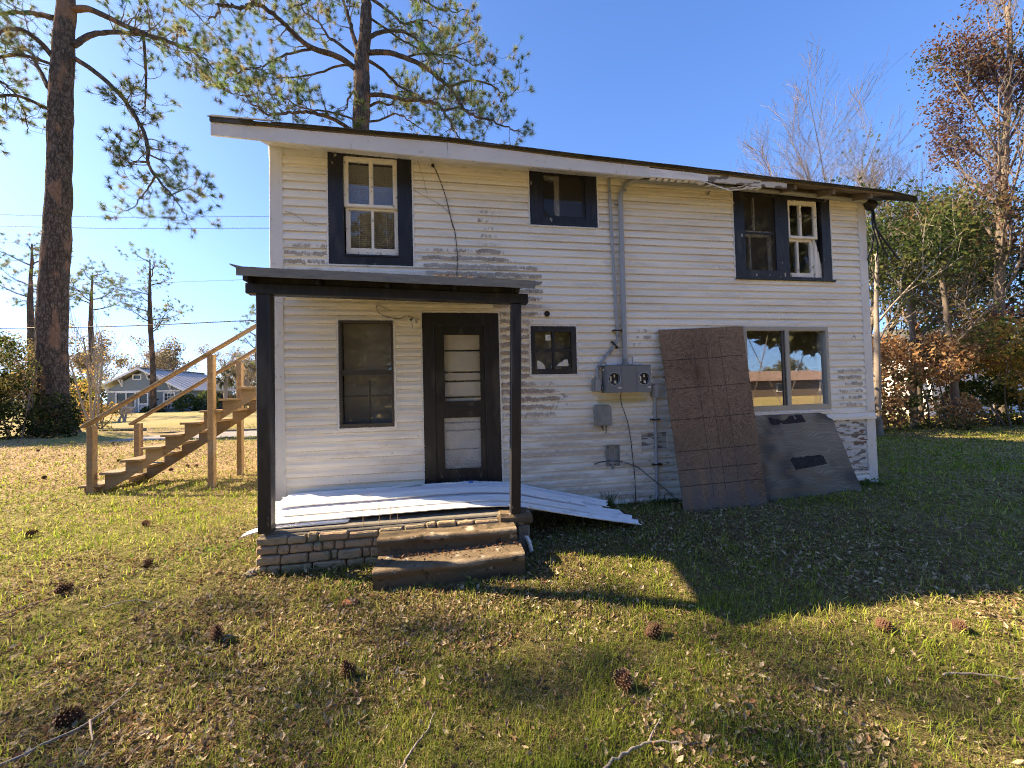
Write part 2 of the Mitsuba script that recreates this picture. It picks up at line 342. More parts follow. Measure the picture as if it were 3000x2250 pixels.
# ---------------------------------------------------------------- ground
def sst(a, b, x):
    t = np.clip((x - a) / (b - a), 0, 1); return t * t * (3 - 2 * t)
def gh(x, y):
    x, y = np.asarray(x, float), np.asarray(y, float)
    p = np.stack([x, y, 0 * x], -1)
    z = 0.01 + 0.11 * sst(-2.3, -0.3, y) + 0.06 * sst(4.5, 8.5, x) * sst(-3.5, 0, y)
    near = np.exp(-((x - 2) ** 2 + y ** 2) / 900)
    z = z + near * (0.05 * (meshkit.fbm(p * 0.8, 3, 3) - 0.5) + 0.03 * (meshkit.fbm(p * 4.3, 3, 7) - 0.5))
    z = z + 0.45 * np.exp(-(((x + 15.3) / 2.6) ** 2 + ((y - 14.8) / 2.4) ** 2)) * (y < 40)
    z = z + 0.35 * sst(24, 50, y) * sst(5, -10, x)
    return z

def axis(lo, hi, fine_lo, fine_hi, step):
    a = np.arange(fine_lo, fine_hi + 1e-9, step)
    up = fine_hi + np.cumsum(step * 1.22 ** np.arange(1, 60)); dn = fine_lo - np.cumsum(step * 1.22 ** np.arange(1, 60))
    up, dn = up[up < hi], dn[dn > lo]
    return np.concatenate([[lo], dn[::-1], a, up, [hi]])
gx, gy = axis(-900, 900, -8, 12, 0.09), axis(-600, 1200, -4.6, 6, 0.09)
X, Y = np.meshgrid(gx, gy, indexing='ij')
Z = gh(X, Y)
road_dip = sst(12.2, 12.9, Y) * sst(17.4, 16.7, Y) * sst(-4.0, -6.0, X)
Z = Z - 0.10 * road_dip
nx, ny = X.shape
idx = np.arange(nx * ny).reshape(nx, ny)
GF = np.concatenate([np.stack([idx[:-1, :-1], idx[1:, :-1], idx[1:, 1:]], -1).reshape(-1, 3), np.stack([idx[:-1, :-1], idx[1:, 1:], idx[:-1, 1:]], -1).reshape(-1, 3)])
def lawn_patch(x, y):
    """Green share of the turf, 0 to 1 (the rest is straw and dead leaves)."""
    p = np.stack([np.asarray(x, float), np.asarray(y, float), 0 * np.asarray(x, float)], -1)
    g = 0.62 * meshkit.fbm(p * 0.55, 3, 11) + 0.38 * meshkit.fbm(p * 2.1, 3, 12)
    return np.clip((g - 0.315) * 3.2, 0, 1) * (1 - 0.85 * sst(2.6, 5.5, y) * (x < 4))
def ground_fn(p, n, uv):
    a = fbm(p.x * 0.55, p.y * 0.55, 1.0, 3); b = fbm(p.x * 9, p.y * 9, 2.0, 3); d = noise(p.x * 60, p.y * 60, 4.0)
    straw = mix((0.15, 0.11, 0.055), (0.27, 0.21, 0.11), b * 0.6 + d * 0.4)
    green = mix((0.10, 0.105, 0.03), (0.20, 0.195, 0.06), b * 0.5 + d * 0.5)
    c = mix(straw, green, smoothstep(0.38, 0.62, a) * 0.75)
    litter = smoothstep(2.2, 5.0, p.y) * (1 - smoothstep(9.5, 13.0, p.y)) * (1 - smoothstep(2.0, 5.0, p.x))
    c = mix(c, mix((0.20, 0.125, 0.075), (0.34, 0.235, 0.145), d * 0.6 + b * 0.4), litter * 0.85)
    far = smoothstep(16, 30, p.y)
    c = mix(c, (0.29, 0.245, 0.105), far * 0.6)
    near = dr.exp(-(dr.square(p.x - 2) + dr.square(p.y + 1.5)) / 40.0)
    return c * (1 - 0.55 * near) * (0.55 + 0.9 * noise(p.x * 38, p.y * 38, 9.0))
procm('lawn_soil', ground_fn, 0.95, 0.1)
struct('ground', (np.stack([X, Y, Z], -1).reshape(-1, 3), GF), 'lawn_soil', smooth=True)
def asphalt_fn(p, n, uv):
    return mix((0.16, 0.155, 0.145), (0.24, 0.23, 0.215), fbm(p.x * 3, p.y * 3, 1.0, 3)) * (0.85 + 0.3 * noise(p.x * 50, p.y * 50))
procm('road_surface', asphalt_fn, 0.95, 0.1)
def strip(x0, x1, y0, y1, z, nxs=60):
    xs = np.linspace(x0, x1, nxs)
    v = np.concatenate([np.stack([xs, 0 * xs + y, 0 * xs + z], 1) for y in (y0, y1)])
    i = np.arange(nxs - 1)
    return v, np.concatenate([np.stack([i, i + 1, i + 1 + nxs], 1), np.stack([i, i + 1 + nxs, i + nxs], 1)])
struct('road', strip(-160, -5.2, 13.1, 16.4, 0.085, 80), 'road_surface')
struct('road_kerb', cat([bx(-160, -5.2, 16.42, 16.6, -0.1, 0.17)]), 'mortar')

# ---------------------------------------------------------------- turf and leaf litter (uncountable)
R = np.random.default_rng(11)
def blocked(x, y, pad=0.0):
    b = (x > -0.02 - pad) & (x < 8.12 + pad) & (y > 0.0 - pad) & (y < 6.6)
    b |= (x > 0.27 - pad) & (x < 2.72 + pad) & (y > -1.02 - pad) & (y < 0.05)
    b |= (x > 1.31 - pad) & (x < 2.58 + pad) & (y > -1.49 - pad) & (y < -0.9)
    b |= (x < -5.0) & (y > 12.7) & (y < 16.8)
    return b
def scatter(n, rmin, rmax, power=1.0):
    a = R.uniform(-1.08, 1.08, n) - 0.163
    r = np.exp(R.uniform(math.log(rmin), math.log(rmax), n))
    x, y = EYE[0] + r * np.sin(-a), EYE[1] + r * np.cos(a)
    ok = ~blocked(x, y)
    return x[ok], y[ok], r[ok]
def blades(x, y, r, h, w, col, lean=0.6, segs=2):
    n = len(x)
    z = gh(x, y)
    th = R.uniform(0, 2 * np.pi, n); l = R.uniform(0.15, 1.0, n) * lean * h
    ph = th + R.normal(0, 0.5, n)
    dx, dy = np.cos(ph) * l, np.sin(ph) * l
    sx, sy = -np.sin(th) * w / 2, np.cos(th) * w / 2
    base = np.stack([x, y, z - 0.004], 1)
    s = np.stack([sx, sy, 0 * sx], 1)
    up = np.sqrt(np.maximum(h ** 2 - l ** 2, (0.3 * h) ** 2))
    mid = base + np.stack([dx * 0.38, dy * 0.38, up * 0.62], 1)
    tip = base + np.stack([dx, dy, up], 1)
    v = np.stack([base - s, base + s, mid + 0.75 * s, mid - 0.75 * s, tip], 1).reshape(-1, 3)
    k = np.arange(n)[:, None] * 5
    f = np.concatenate([k + [0, 1, 2], k + [0, 2, 3], k + [3, 2, 4]])
    c = np.repeat(col, 5, axis=0)
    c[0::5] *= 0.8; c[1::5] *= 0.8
    return v, f, c
def grass_colour(x, y, n):
    g = lawn_patch(x, y)
    green = np.where(R.random(n)[:, None] < 0.5, [[0.18, 0.25, 0.036]], [[0.31, 0.36, 0.055]])
    straw = np.where(R.random(n)[:, None] < 0.55, [[0.42, 0.40, 0.14]], [[0.28, 0.245, 0.095]])
    c = np.where((R.random(n) < 0.40 + 0.58 * g)[:, None], green, straw)
    return c * R.uniform(0.65, 1.25, (n, 1))
x, y, r = scatter(290000, 1.45, 30)
keep = R.random(len(x)) < 0.35 + 0.65 * lawn_patch(x, y)
x, y, r = x[keep], y[keep], r[keep]
clump = meshkit.fbm(np.stack([x * 7, y * 7, 0 * x], -1), 2, 33); h = R.uniform(0.02, 0.06, len(x)) * (1 + 0.02 * r) * (0.30 + 1.6 * clump); w = np.clip(0.0017 * r, 0.0036, 0.03) * R.uniform(0.6, 1.3, len(x))
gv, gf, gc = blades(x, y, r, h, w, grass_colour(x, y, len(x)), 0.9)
x2, y2, r2 = scatter(300000, 1.45, 22)
n2 = len(x2); th = R.uniform(0, 2 * np.pi, n2); L2 = R.uniform(0.02, 0.055, n2) * (0.7 + 0.12 * r2); w2_ = np.clip(0.0013 * r2, 0.0028, 0.02) * R.uniform(.6, 1.3, n2)
z2 = gh(x2, y2) + R.uniform(0.001, 0.016, n2); e2 = np.stack([np.cos(th), np.sin(th), R.normal(0, .32, n2)], 1); s2 = np.stack([-np.sin(th), np.cos(th), R.normal(0, .3, n2)], 1) * w2_[:, None] / 2
o2 = np.stack([x2, y2, z2], 1)
v2 = np.stack([o2 - s2, o2 + s2, o2 + e2 * L2[:, None]], 1).reshape(-1, 3)
c2_ = np.where((R.random(n2) < 0.12 + 0.38 * lawn_patch(x2, y2))[:, None], [[0.19, 0.225, 0.045]], np.array([[0.36, 0.32, 0.145], [0.24, 0.195, 0.095], [0.15, 0.11, 0.06], [0.44, 0.40, 0.22]])[R.integers(0, 4, n2)]) * R.uniform(.6, 1.2, (n2, 1))
gv, gf, gc = np.vstack([gv, v2]), np.vstack([gf, np.arange(3 * n2).reshape(-1, 3) + len(gv)]), np.vstack([gc, np.repeat(c2_, 3, axis=0)])
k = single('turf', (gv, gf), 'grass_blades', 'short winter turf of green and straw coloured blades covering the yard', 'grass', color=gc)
labels[k]['kind'] = 'stuff'
x, y, r = scatter(4200, 1.7, 8)
keep = R.random(len(x)) < 0.15 + 0.5 * lawn_patch(x, y) * (x > 3) + 0.2 * lawn_patch(x, y)
x, y, r = x[keep], y[keep], r[keep]
h = R.uniform(0.06, 0.14, len(x))
gv, gf, gc = blades(x, y, r, h, R.uniform(0.003, 0.0055, len(x)), np.array([[0.17, 0.23, 0.06]]) * R.uniform(0.7, 1.4, (len(x), 1)), 0.75)
k = single('tall_grass', (gv, gf), 'grass_blades', 'scattered taller green grass blades standing above the turf', 'grass', color=gc)
labels[k]['kind'] = 'stuff'

def dead_leaves(x, y, z, size, col, curl=0.9, tilt=0.65):
    n = len(x)
    a = R.uniform(0, 2 * np.pi, n); t1, t2 = R.normal(0, tilt, n), R.normal(0, tilt, n)
    d = np.stack([np.cos(a), np.sin(a), t1], 1); d /= np.linalg.norm(d, axis=1, keepdims=True)
    s = np.stack([-np.sin(a), np.cos(a), t2], 1); s -= d * (s * d).sum(1, keepdims=True); s /= np.linalg.norm(s, axis=1, keepdims=True)
    u = np.cross(d, s); u *= np.sign(u[:, 2:] + 1e-9)
    L = size[:, None]; Wd = L * R.uniform(0.32, 0.6, (n, 1)); cu = R.uniform(0.1, 1, (n, 1)) * curl
    o = np.stack([x, y, z], 1)
    P = [o - d * L * .5 + u * L * .25 * cu, o + s * Wd * .5 + u * Wd * .5 * cu, o - u * L * .04, o - s * Wd * .5 + u * Wd * .5 * cu, o + d * L * .5 + u * L * .3 * cu]
    v = np.stack(P, 1).reshape(-1, 3)
    k = np.arange(n)[:, None] * 5
    f = np.concatenate([k + q for q in ([0, 2, 1], [0, 3, 2], [1, 2, 4], [2, 3, 4])])
    return v, f, np.repeat(col, 5, axis=0)
def leaf_colour(n):
    pal = np.array([[0.32, 0.245, 0.155], [0.20, 0.145, 0.09], [0.48, 0.41, 0.29], [0.13, 0.09, 0.06], [0.40, 0.32, 0.21], [0.26, 0.16, 0.09]])
    return pal[R.integers(0, len(pal), n)] * R.uniform(0.7, 1.2, (n, 1))
x, y, r = scatter(165000, 1.45, 26)
g = lawn_patch(x, y); drift = meshkit.fbm(np.stack([x * 1.6, y * 1.6, 0 * x], -1), 3, 44)
wall_strip = np.exp(-((y + 0.5) / 0.8) ** 2) * (x > 2.6) * (x < 6) + np.exp(-((y + 1.7) / 0.35) ** 2) * (x > 0.4) * (x < 3.2)
keep = R.random(len(x)) < np.clip((0.95 - 0.55 * g) * np.clip((drift - 0.36) * 5, 0.12, 1.25) + 0.8 * wall_strip, 0, 1)
x, y, r = x[keep], y[keep], r[keep]
lv, lf, lc = dead_leaves(x, y, gh(x, y) + R.uniform(0.004, 0.03, len(x)), (0.013 + 0.034 * R.random(len(x)) ** 2) * (1 + 0.05 * r), leaf_colour(len(x)))
xs, ys = R.uniform(1.36, 2.55, 190), R.triangular(-1.42, -1.24, -1.22, 190)
sv, sf, sc_ = dead_leaves(xs, ys, 0.215 + 0.028 * (xs - 1.35) + R.uniform(0.003, 0.014, 190), R.uniform(0.012, 0.035, 190), leaf_colour(190) * [[0.75, 0.55, 0.45]])
k = single('leaf_litter', cat([(lv, lf), (sv, sf)]), 'dry_leaf', 'curled brown dead leaves strewn over the grass and the lower step', 'leaves', color=np.vstack([lc, sc_]))
labels[k]['kind'] = 'stuff'
# ---------------------------------------------------------------- the white house
HOUSE = thing('house', 'two-storey white clapboard house with stained vinyl siding and black window trim', 'house')
W, DEP = 8.11, 6.5
PITCH = 0.445
def zr(x): return np.interp(x, [-0.45, 2.0, 3.6, 5.0, 6.5, 8.2, 8.5], [4.555, 4.54, 4.465, 4.42, 4.36, 4.30, 4.235])
def zr_wall(x): return zr(x) + 0.35 * PITCH
OPEN = {'upper': (0.60, 1.588, 3.145, 4.60), 'porch': (0.685, 1.35, 1.225, 2.54), 'door': (1.645, 2.60, 0.49, 2.625), 'small': (3.008, 3.942, 3.722, 4.505),
        'kitchen': (2.972, 3.603, 1.817, 2.463), 'double': (5.905, 7.512, 3.10, 4.37), 'picture': (5.985, 7.378, 1.213, 2.462),
        'bare': (7.42, 7.972, 0.345, 1.105), 'bare2': (4.44, 4.80, 0.83, 1.045), 'meterhole': (3.99, 4.36, 1.93, 2.06)}
holes = [sbox(x0 + .03, z0 + .03, x1 - .03, z1 - .03) for k_, (x0, x1, z0, z1) in OPEN.items() if not k_.startswith(('bare', 'meter'))]
topxz = [(x, float(zr_wall(x)) - 0.07) for x in np.linspace(W - 0.02, 0.02, 14)]
front = Polygon([(0.02, -0.2), (W - 0.02, -0.2)] + topxz).difference(shapely.union_all(holes))
WALL = part(HOUSE, 'wall', ext_xz(front, 0.0, 0.13), 'trim_paint')
ridge_y = 3.25
def side_poly(x):
    zt = float(zr_wall(x)) - 0.08
    return Polygon([(0.131, -0.2), (DEP, -0.2), (DEP, zt), (ridge_y, zt + ridge_y * PITCH), (0.131, zt + 0.1)])
part(HOUSE, 'wall', ext_yz(side_poly(0.1), 0.02, 0.12), 'trim_paint')
part(HOUSE, 'wall', ext_yz(side_poly(8.0), W - 0.12, W - 0.02), 'trim_paint')
part(HOUSE, 'wall', ext_xz(Polygon([(0.121, -0.2), (W - 0.121, -0.2), (W - 0.121, 4.3), (0.121, 4.45)]), DEP - 0.12, DEP - 0.01), 'trim_paint')
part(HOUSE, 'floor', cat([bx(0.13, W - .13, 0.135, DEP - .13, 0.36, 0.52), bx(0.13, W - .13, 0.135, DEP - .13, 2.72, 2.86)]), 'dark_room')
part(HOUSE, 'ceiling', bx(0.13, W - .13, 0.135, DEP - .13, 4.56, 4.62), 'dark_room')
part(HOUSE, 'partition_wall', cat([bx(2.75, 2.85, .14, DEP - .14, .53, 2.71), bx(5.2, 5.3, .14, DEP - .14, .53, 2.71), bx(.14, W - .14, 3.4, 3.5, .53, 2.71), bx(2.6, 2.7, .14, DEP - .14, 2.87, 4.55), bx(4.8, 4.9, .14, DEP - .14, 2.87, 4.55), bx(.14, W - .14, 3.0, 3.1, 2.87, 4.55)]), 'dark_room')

# siding courses: every course that can be told apart is a board of its own, cut round the openings and at its joints
def board_mesh(x0, x1, zb, za, zc, bow=0.0):
    """A drop-siding course: zb the bottom of the course, za..zc the part of it that shows."""
    prof = [(0.0, -0.0205), (0.48, -0.0195), (0.66, -0.0125), (0.84, -0.0058), (1.0, -0.003)]
    zs = [za] + [zb + t * ROW for t, _ in prof if za + 1e-4 < zb + t * ROW < zc - 1e-4] + [zc]
    ys = [float(np.interp((z - zb) / ROW, [t for t, _ in prof], [y for _, y in prof])) - bow for z in zs]
    pts = [(za, -0.0005)] + list(zip(zs, ys)) + [(zc, -0.0005)]
    m = len(pts)
    v = np.array([[x, y, z] for x in (x0, x1) for z, y in pts])
    i = np.arange(m - 1)
    f = np.concatenate([np.stack([i, i + 1, i + 1 + m], 1), np.stack([i, i + 1 + m, i + m], 1),
                        np.stack([0 * i[1:], i[1:] + 1, i[1:]], 1), np.stack([0 * i[1:] + m, i[1:] + m, i[1:] + 1 + m], 1)])
    return v, f
RB = np.random.default_rng(5)
joint = {}
for i in range(-1, 43):
    zb = Z0 + i * ROW
    pair = i // 2
    if pair not in joint:
        joint[pair] = sorted({round(float(q), 3) for q in ([3.62 + 0.9 * RB.random(), 5.6 + 1.9 * RB.random()] if RB.random() < 0.75 else [4.7 + 2 * RB.random()])})
    cuts = {0.125, 2.62, 7.985, *joint[pair]}
    for x0, x1, z0, z1 in OPEN.values():
        if z0 < zb + ROW and z1 > zb: cuts |= {x0, x1}
    cuts = sorted(c for c in cuts if 0.125 <= c <= 7.985)
    for a, b in zip(cuts[:-1], cuts[1:]):
        if b - a < 0.012: continue
        za, zc = zb, min(zb + ROW, float(zr_wall(b)) - 0.085)
        if zb < 0.25: za = max(zb, 0.145 + (0.27 if b < 2.62 else 0))
        if b <= 2.62 and zb < 0.36: continue
        for x0, x1, z0, z1 in OPEN.values():
            if x0 < (a + b) / 2 < x1:
                if z0 <= za + 0.002: za = max(za, min(z1, zc))
                elif z1 >= zc - 0.002: zc = min(zc, max(z0, za))
                else: zc = za
        if zc - za < 0.008: continue
        g = 0.0012
        bow = 0.0011 * RB.random()
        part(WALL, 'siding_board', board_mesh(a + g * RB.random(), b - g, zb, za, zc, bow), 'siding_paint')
# torn board ends and the loose board at the right corner
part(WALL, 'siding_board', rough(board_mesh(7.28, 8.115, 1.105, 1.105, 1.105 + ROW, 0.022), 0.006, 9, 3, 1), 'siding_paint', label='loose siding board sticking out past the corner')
# old clapboards where the vinyl is gone
zz = 0.36
for k_ in range(7):
    hgt = 0.107
    v = np.array([[x, y, z] for x in (7.40, 7.962) for y, z in ((-0.001, zz), (-0.0145 + 0.002 * (k_ % 2), zz + 0.002), (-0.004, zz + hgt - 0.006), (-0.001, zz + hgt - 0.006))])
    f = np.array([[0, 1, 5], [0, 5, 4], [1, 2, 6], [1, 6, 5], [2, 3, 7], [2, 7, 6], [0, 2, 1], [0, 3, 2], [4, 5, 6], [4, 6, 7]])
    part(WALL, 'old_clapboard', (v, f), 'peeling_wood')
    zz += hgt
for z0 in (0.835, 0.940):
    part(WALL, 'old_clapboard', cbx(4.445, 4.80, -0.006, -0.0015, z0, z0 + 0.1, 0.001), 'peeling_wood')
part(WALL, 'starter_strip', cat([bx(7.62, 7.96, -0.02, -0.001, 0.318, 0.342)]), 'vinyl_white')
# the vinyl patch frame above the meter
part(WALL, 'trim_channel', ring_xz(3.985, 4.365, 1.925, 2.065, (.012, .012, .0, .012), -0.022, -0.0005), 'trim_paint')
part(WALL, 'patch_panel', bx(4.0, 4.35, -0.008, -0.001, 1.925, 2.05), 'vinyl_white')

part(HOUSE, 'corner_board', cat([cbx(-0.012, 0.125, -0.024, 0.0195, 2.70, 4.62, .003), cbx(-0.012, 0.03, -0.02, 0.14, 2.70, 4.62, .003)]), 'trim_paint')
part(HOUSE, 'corner_board', (lambda m: (np.stack([m[0][:, 0] + 0.016 * (2.7 - m[0][:, 2]) / 2.3, m[0][:, 1], m[0][:, 2]], 1), m[1]))(cat([cbx(-0.002, 0.122, -0.026, 0.0195, 0.39, 2.697, .003), cbx(-0.002, 0.035, -0.02, 0.14, 0.39, 2.697, .003)])), 'trim_paint')
part(HOUSE, 'corner_board', cat([cbx(7.985, 8.122, -0.024, 0.0195, 1.215, 4.42, .003), cbx(8.08, 8.124, -0.02, 0.14, 1.215, 4.42, .003)]), 'trim_paint')
part(HOUSE, 'corner_board', cat([cbx(7.974, 8.128, -0.019, 0.0195, 0.16, 1.212, .003), cbx(8.085, 8.13, -0.017, 0.14, 0.16, 1.212, .003)]), 'trim_paint')
part(HOUSE, 'sill_beam', cat([cbx(2.66, 8.1, -0.004, 0.02, 0.05, 0.135, .003), cbx(7.5, 7.97, -0.012, -0.004, 0.19, 0.315, .002)]), 'trim_paint')

# ---- roof
ROOF = None
xs = np.concatenate([np.linspace(-0.015, 8.2, 60), [8.3, 8.42, 8.5]])
def roof_sheet(dz, y_front, x_trim=0.0, wob=0.0, xmax=8.6):
    vs = []
    RW = np.random.default_rng(8)
    q = xs[xs <= xmax]
    w1 = RW.normal(0, wob, len(q))
    for side in (0, 1):
        for j, (yy) in enumerate((y_front, 0.0, ridge_y, DEP + 0.35)):
            up = (yy + 0.35) if yy <= ridge_y else (2 * ridge_y + 0.35 - yy)
            z = zr(q) + up * PITCH + dz - side * 0.02
            vs.append(np.stack([q, yy + (w1 if j == 0 else 0 * q), z + (w1 * 0.5 if j == 0 else 0)], 1))
    v = np.vstack(vs); n = len(q); f = []
    i = np.arange(n - 1)
    quad = lambda a, b: np.concatenate([np.stack([a * n + i, a * n + i + 1, b * n + i + 1], 1), np.stack([a * n + i, b * n + i + 1, b * n + i], 1)])
    for j in range(3): f += [quad(j, j + 1), quad(4 + j + 1, 4 + j)]
    f += [quad(4, 0), quad(3, 7)]
    for e in (0, n - 1):
        for j in range(3): f.append(np.array([[j * n + e, (j + 1) * n + e, (5 + j) * n + e], [j * n + e, (5 + j) * n + e, (4 + j) * n + e]]))
    return v, np.vstack(f)
ROOF = part(HOUSE, 'roof', roof_sheet(0.0, -0.372, wob=0.004), 'roof_shingle')
part(ROOF, 'deck', roof_sheet(-0.023, -0.345, xmax=8.21), 'roof_deck_wood')
# course of shingle tabs along the eave
RS = np.random.default_rng(3)
xx = -0.45
while xx < 8.3:
    L = 0.305
    z0, z1 = float(zr(xx)), float(zr(min(xx + L, 8.4)))
    y0 = -0.392 + RS.normal(0, 0.006)
    v = np.array([[x, y, z + (y + 0.35) * PITCH + d] for x, z in ((xx, z0), (xx + L - 0.005, z1)) for y in (y0, -0.2) for d in (0.002, 0.011)])
    if xx < -0.02: v[:, 1] = np.minimum(v[:, 1], -0.29)
    part(ROOF, 'shingle', (v, bx(0, 1, 0, 1, 0, 1)[1]), 'roof_shingle')
    xx += L
v = np.array([[x, y, z] for x, y, z in ((8.18, -0.37, 4.30), (8.52, -0.40, 4.225), (8.6, -0.33, 4.20), (8.40, -0.16, 4.30), (8.2, -0.05, 4.41))])
part(ROOF, 'torn_shingle', cat([(v, np.array([[0, 1, 4], [1, 2, 3], [1, 3, 4]])), (v - [0, 0, .012], np.array([[0, 4, 1], [1, 3, 2], [1, 4, 3]]))]), 'roof_shingle', label='torn shingle corner drooping past the right end of the eave')
def fascia(x0, x1, zb, y0, y1, top=0.048, n=14):
    q = np.linspace(x0, x1, n)
    return ext_xz(Polygon([(x, zb(x)) for x in q] + [(x, float(zr(x)) - top) for x in q[::-1]]), y0, y1)
zb1 = lambda x: float(np.interp(x, [-.43, 1.6, 2.9, 4.49], [4.372, 4.315, 4.289, 4.258]))
part(ROOF, 'fascia_board', fascia(-0.43, 1.998, zb1, -0.352, -0.330), 'trim_paint')
part(ROOF, 'fascia_board', fascia(2.002, 4.489, zb1, -0.354, -0.331), 'trim_paint')
part(ROOF, 'fascia_board', fascia(4.492, 5.30, lambda x: 4.272 - 0.004 * (x - 4.5), -0.345, -0.325, 0.055), 'vinyl_white')
part(ROOF, 'fascia_board', fascia(5.303, 6.47, lambda x: 4.268 - 0.02 * (x - 5.3), -0.342, -0.322, 0.045), 'peeling_wood', label='bare weathered fascia board without paint')
v, f = ext_yz(Polygon([(-0.05, 4.50), (-0.05, 4.64), (3.25, 4.507 + 3.6 * PITCH), (3.25, 4.372 + 3.6 * PITCH)]), -0.038, -0.016)
part(ROOF, 'rake_board', (v, f), 'trim_paint')
def soffit(x0, x1, n=2, dz=0.0):
    q = np.linspace(x0, x1, n); v = []
    for dzz in (0, 0.01):
        for y in (-0.328, -0.001):
            v.append(np.stack([q, 0 * q + y, np.array([zb1(x) for x in q]) + 0.02 + (y + 0.33) * 0.40 + dzz + dz], 1))
    v = np.vstack(v); i = np.arange(n - 1)
    qd = lambda a, b: np.concatenate([np.stack([a * n + i, a * n + i + 1, b * n + i + 1], 1), np.stack([a * n + i, b * n + i + 1, b * n + i], 1)])
    return v, np.vstack([qd(0, 1), qd(3, 2), qd(2, 0), qd(1, 3)])
part(ROOF, 'eave_tail', fascia(-0.43, -0.016, lambda x: float(zr(x)) - 0.046, -0.372, -0.29, 0.0), 'roof_shingle')
for a in np.arange(-0.01, 4.4, 0.61):
    part(ROOF, 'soffit_panel', soffit(a, min(a + 0.605, 4.48)), 'trim_paint')
for j, a in enumerate(np.arange(4.52, 5.25, 0.092)):       # ribbed soffit strips showing below the narrower fascia
    part(ROOF, 'soffit_strip', cat([bx(a, a + 0.056, -0.322, -0.275, 4.264, 4.272), bx(a + 0.056, a + 0.064, -0.324, -0.275, 4.258, 4.284)]), 'vinyl_white')
for j, a in enumerate(np.linspace(5.24, 5.78, 6)):         # soffit panel hanging loose
    q = 1 - abs(j - 2.8) / 3.2
    part(ROOF, 'soffit_strip', frame((a, -0.345, 4.255 - 0.075 * q), (a + 0.05, -0.20, 4.30 - 0.04 * q), 0.072, 0.006), 'vinyl_white')
for a in (5.86, 5.95, 6.04):
    part(ROOF, 'soffit_strip', bx(a, a + 0.055, -0.33, -0.26, 4.236, 4.246), 'vinyl_white')
part(ROOF, 'soffit_edge', cat([frame((5.20, -0.352, 4.262), (5.60, -0.352, 4.160), 0.012, 0.012), frame((5.60, -0.352, 4.160), (6.06, -0.35, 4.238), 0.012, 0.010)]), 'vinyl_white')
for a in np.arange(-0.1, 8.2, 0.61):
    z0 = float(zr(a))
    v, f = ext_yz(Polygon([(-0.318, z0 - 0.047 + .032 * PITCH), (-0.004, z0 - 0.047 + .346 * PITCH), (-0.004, z0 - 0.15 + .346 * PITCH), (-0.318, z0 - 0.115 + .032 * PITCH)]), a, a + 0.04)
    if a > 4.4: part(ROOF, 'rafter_tail', (v, f), 'roof_deck_wood')
part(HOUSE, 'frieze_board', cbx(5.7, 8.1, -0.02, -0.001, 4.372, 4.43, .002), 'roof_deck_wood')

plain('backing_grey', (0.16, 0.155, 0.145), 0.8)  # for the grey panels added behind window glass
# ---- windows
def pane(parent, x0, x1, z0, z1, y, mat='window_glass'):
    v = np.array([[x0, y, z0], [x1, y, z0], [x1, y, z1], [x0, y, z1]]); part(parent, 'pane', (v, np.array([[0, 1, 2], [0, 2, 3]])), mat)
def sash2(win, x0, x1, z0, z1, y, mat, rail=(0.045, 0.045), stile=0.05, munt=None, mw=0.03):
    """A sash with a vertical muntin and two panes."""
    m = munt or (x0 + x1) / 2
    g = sbox(x0, z0, x1, z1).difference(sbox(x0 + stile, z0 + rail[0], m - mw / 2, z1 - rail[1])).difference(sbox(m + mw / 2, z0 + rail[0], x1 - stile, z1 - rail[1]))
    part(win, 'sash', ext_xz(g, y, y + 0.035), mat)
    pane(win, x0 + stile - .004, m - mw / 2 + .004, z0 + rail[0] - .004, z1 - rail[1] + .004, y + 0.018)
    pane(win, m + mw / 2 - .004, x1 - stile + .004, z0 + rail[0] - .004, z1 - rail[1] + .004, y + 0.018)
def casing(win, x0, x1, z0, z1, hx0, hx1, hz0, hz1, mat, y0=-0.021, y1=0.06):
    part(win, 'frame', ext_xz(sbox(x0, z0, x1, z1).difference(sbox(hx0, hz0, hx1, hz1)), y0, y1), mat)
def channel(win, o, mat='trim_paint', w=0.017, y0=-0.0225):
    part(win, 'trim', ring_xz(*[o[0], o[1], o[2], o[3]], w, y0, -0.0008), mat)

w1 = part(HOUSE, 'window', ext_xz(sbox(0.617, 3.166, 1.571, 4.585).difference(sbox(0.782, 3.283, 1.400, 4.466)), -0.020, 0.06), 'black_paint')
part(w1, 'trim', ring_xz(0.600, 1.588, 3.146, 4.60, .0165, -0.024, -0.0008), 'trim_paint')
sash2(w1, 0.785, 1.396, 3.866, 4.464, 0.004, 'sash_paint', (0.032, 0.055), 0.050, 1.094, 0.044)
sash2(w1, 0.795, 1.399, 3.300, 3.864, 0.042, 'sash_paint', (0.083, 0.02), 0.047, 1.098, 0.028)
part(w1, 'sill', cbx(0.775, 1.41, -0.032, 0.03, 3.262, 3.284, .003), 'black_paint')
bl = [frame((0.80, 0.125, z), (1.39, 0.125, z), 0.022, 0.0018, up=(0, 0.45, 1), c=0.0005) for z in np.arange(3.34, 4.44, 0.0225)]
part(w1, 'blind', cat(bl + [bx(xq, xq + .006, .112, .114, 3.33, 4.44) for xq in (0.93, 1.25)]), 'blind_grey')

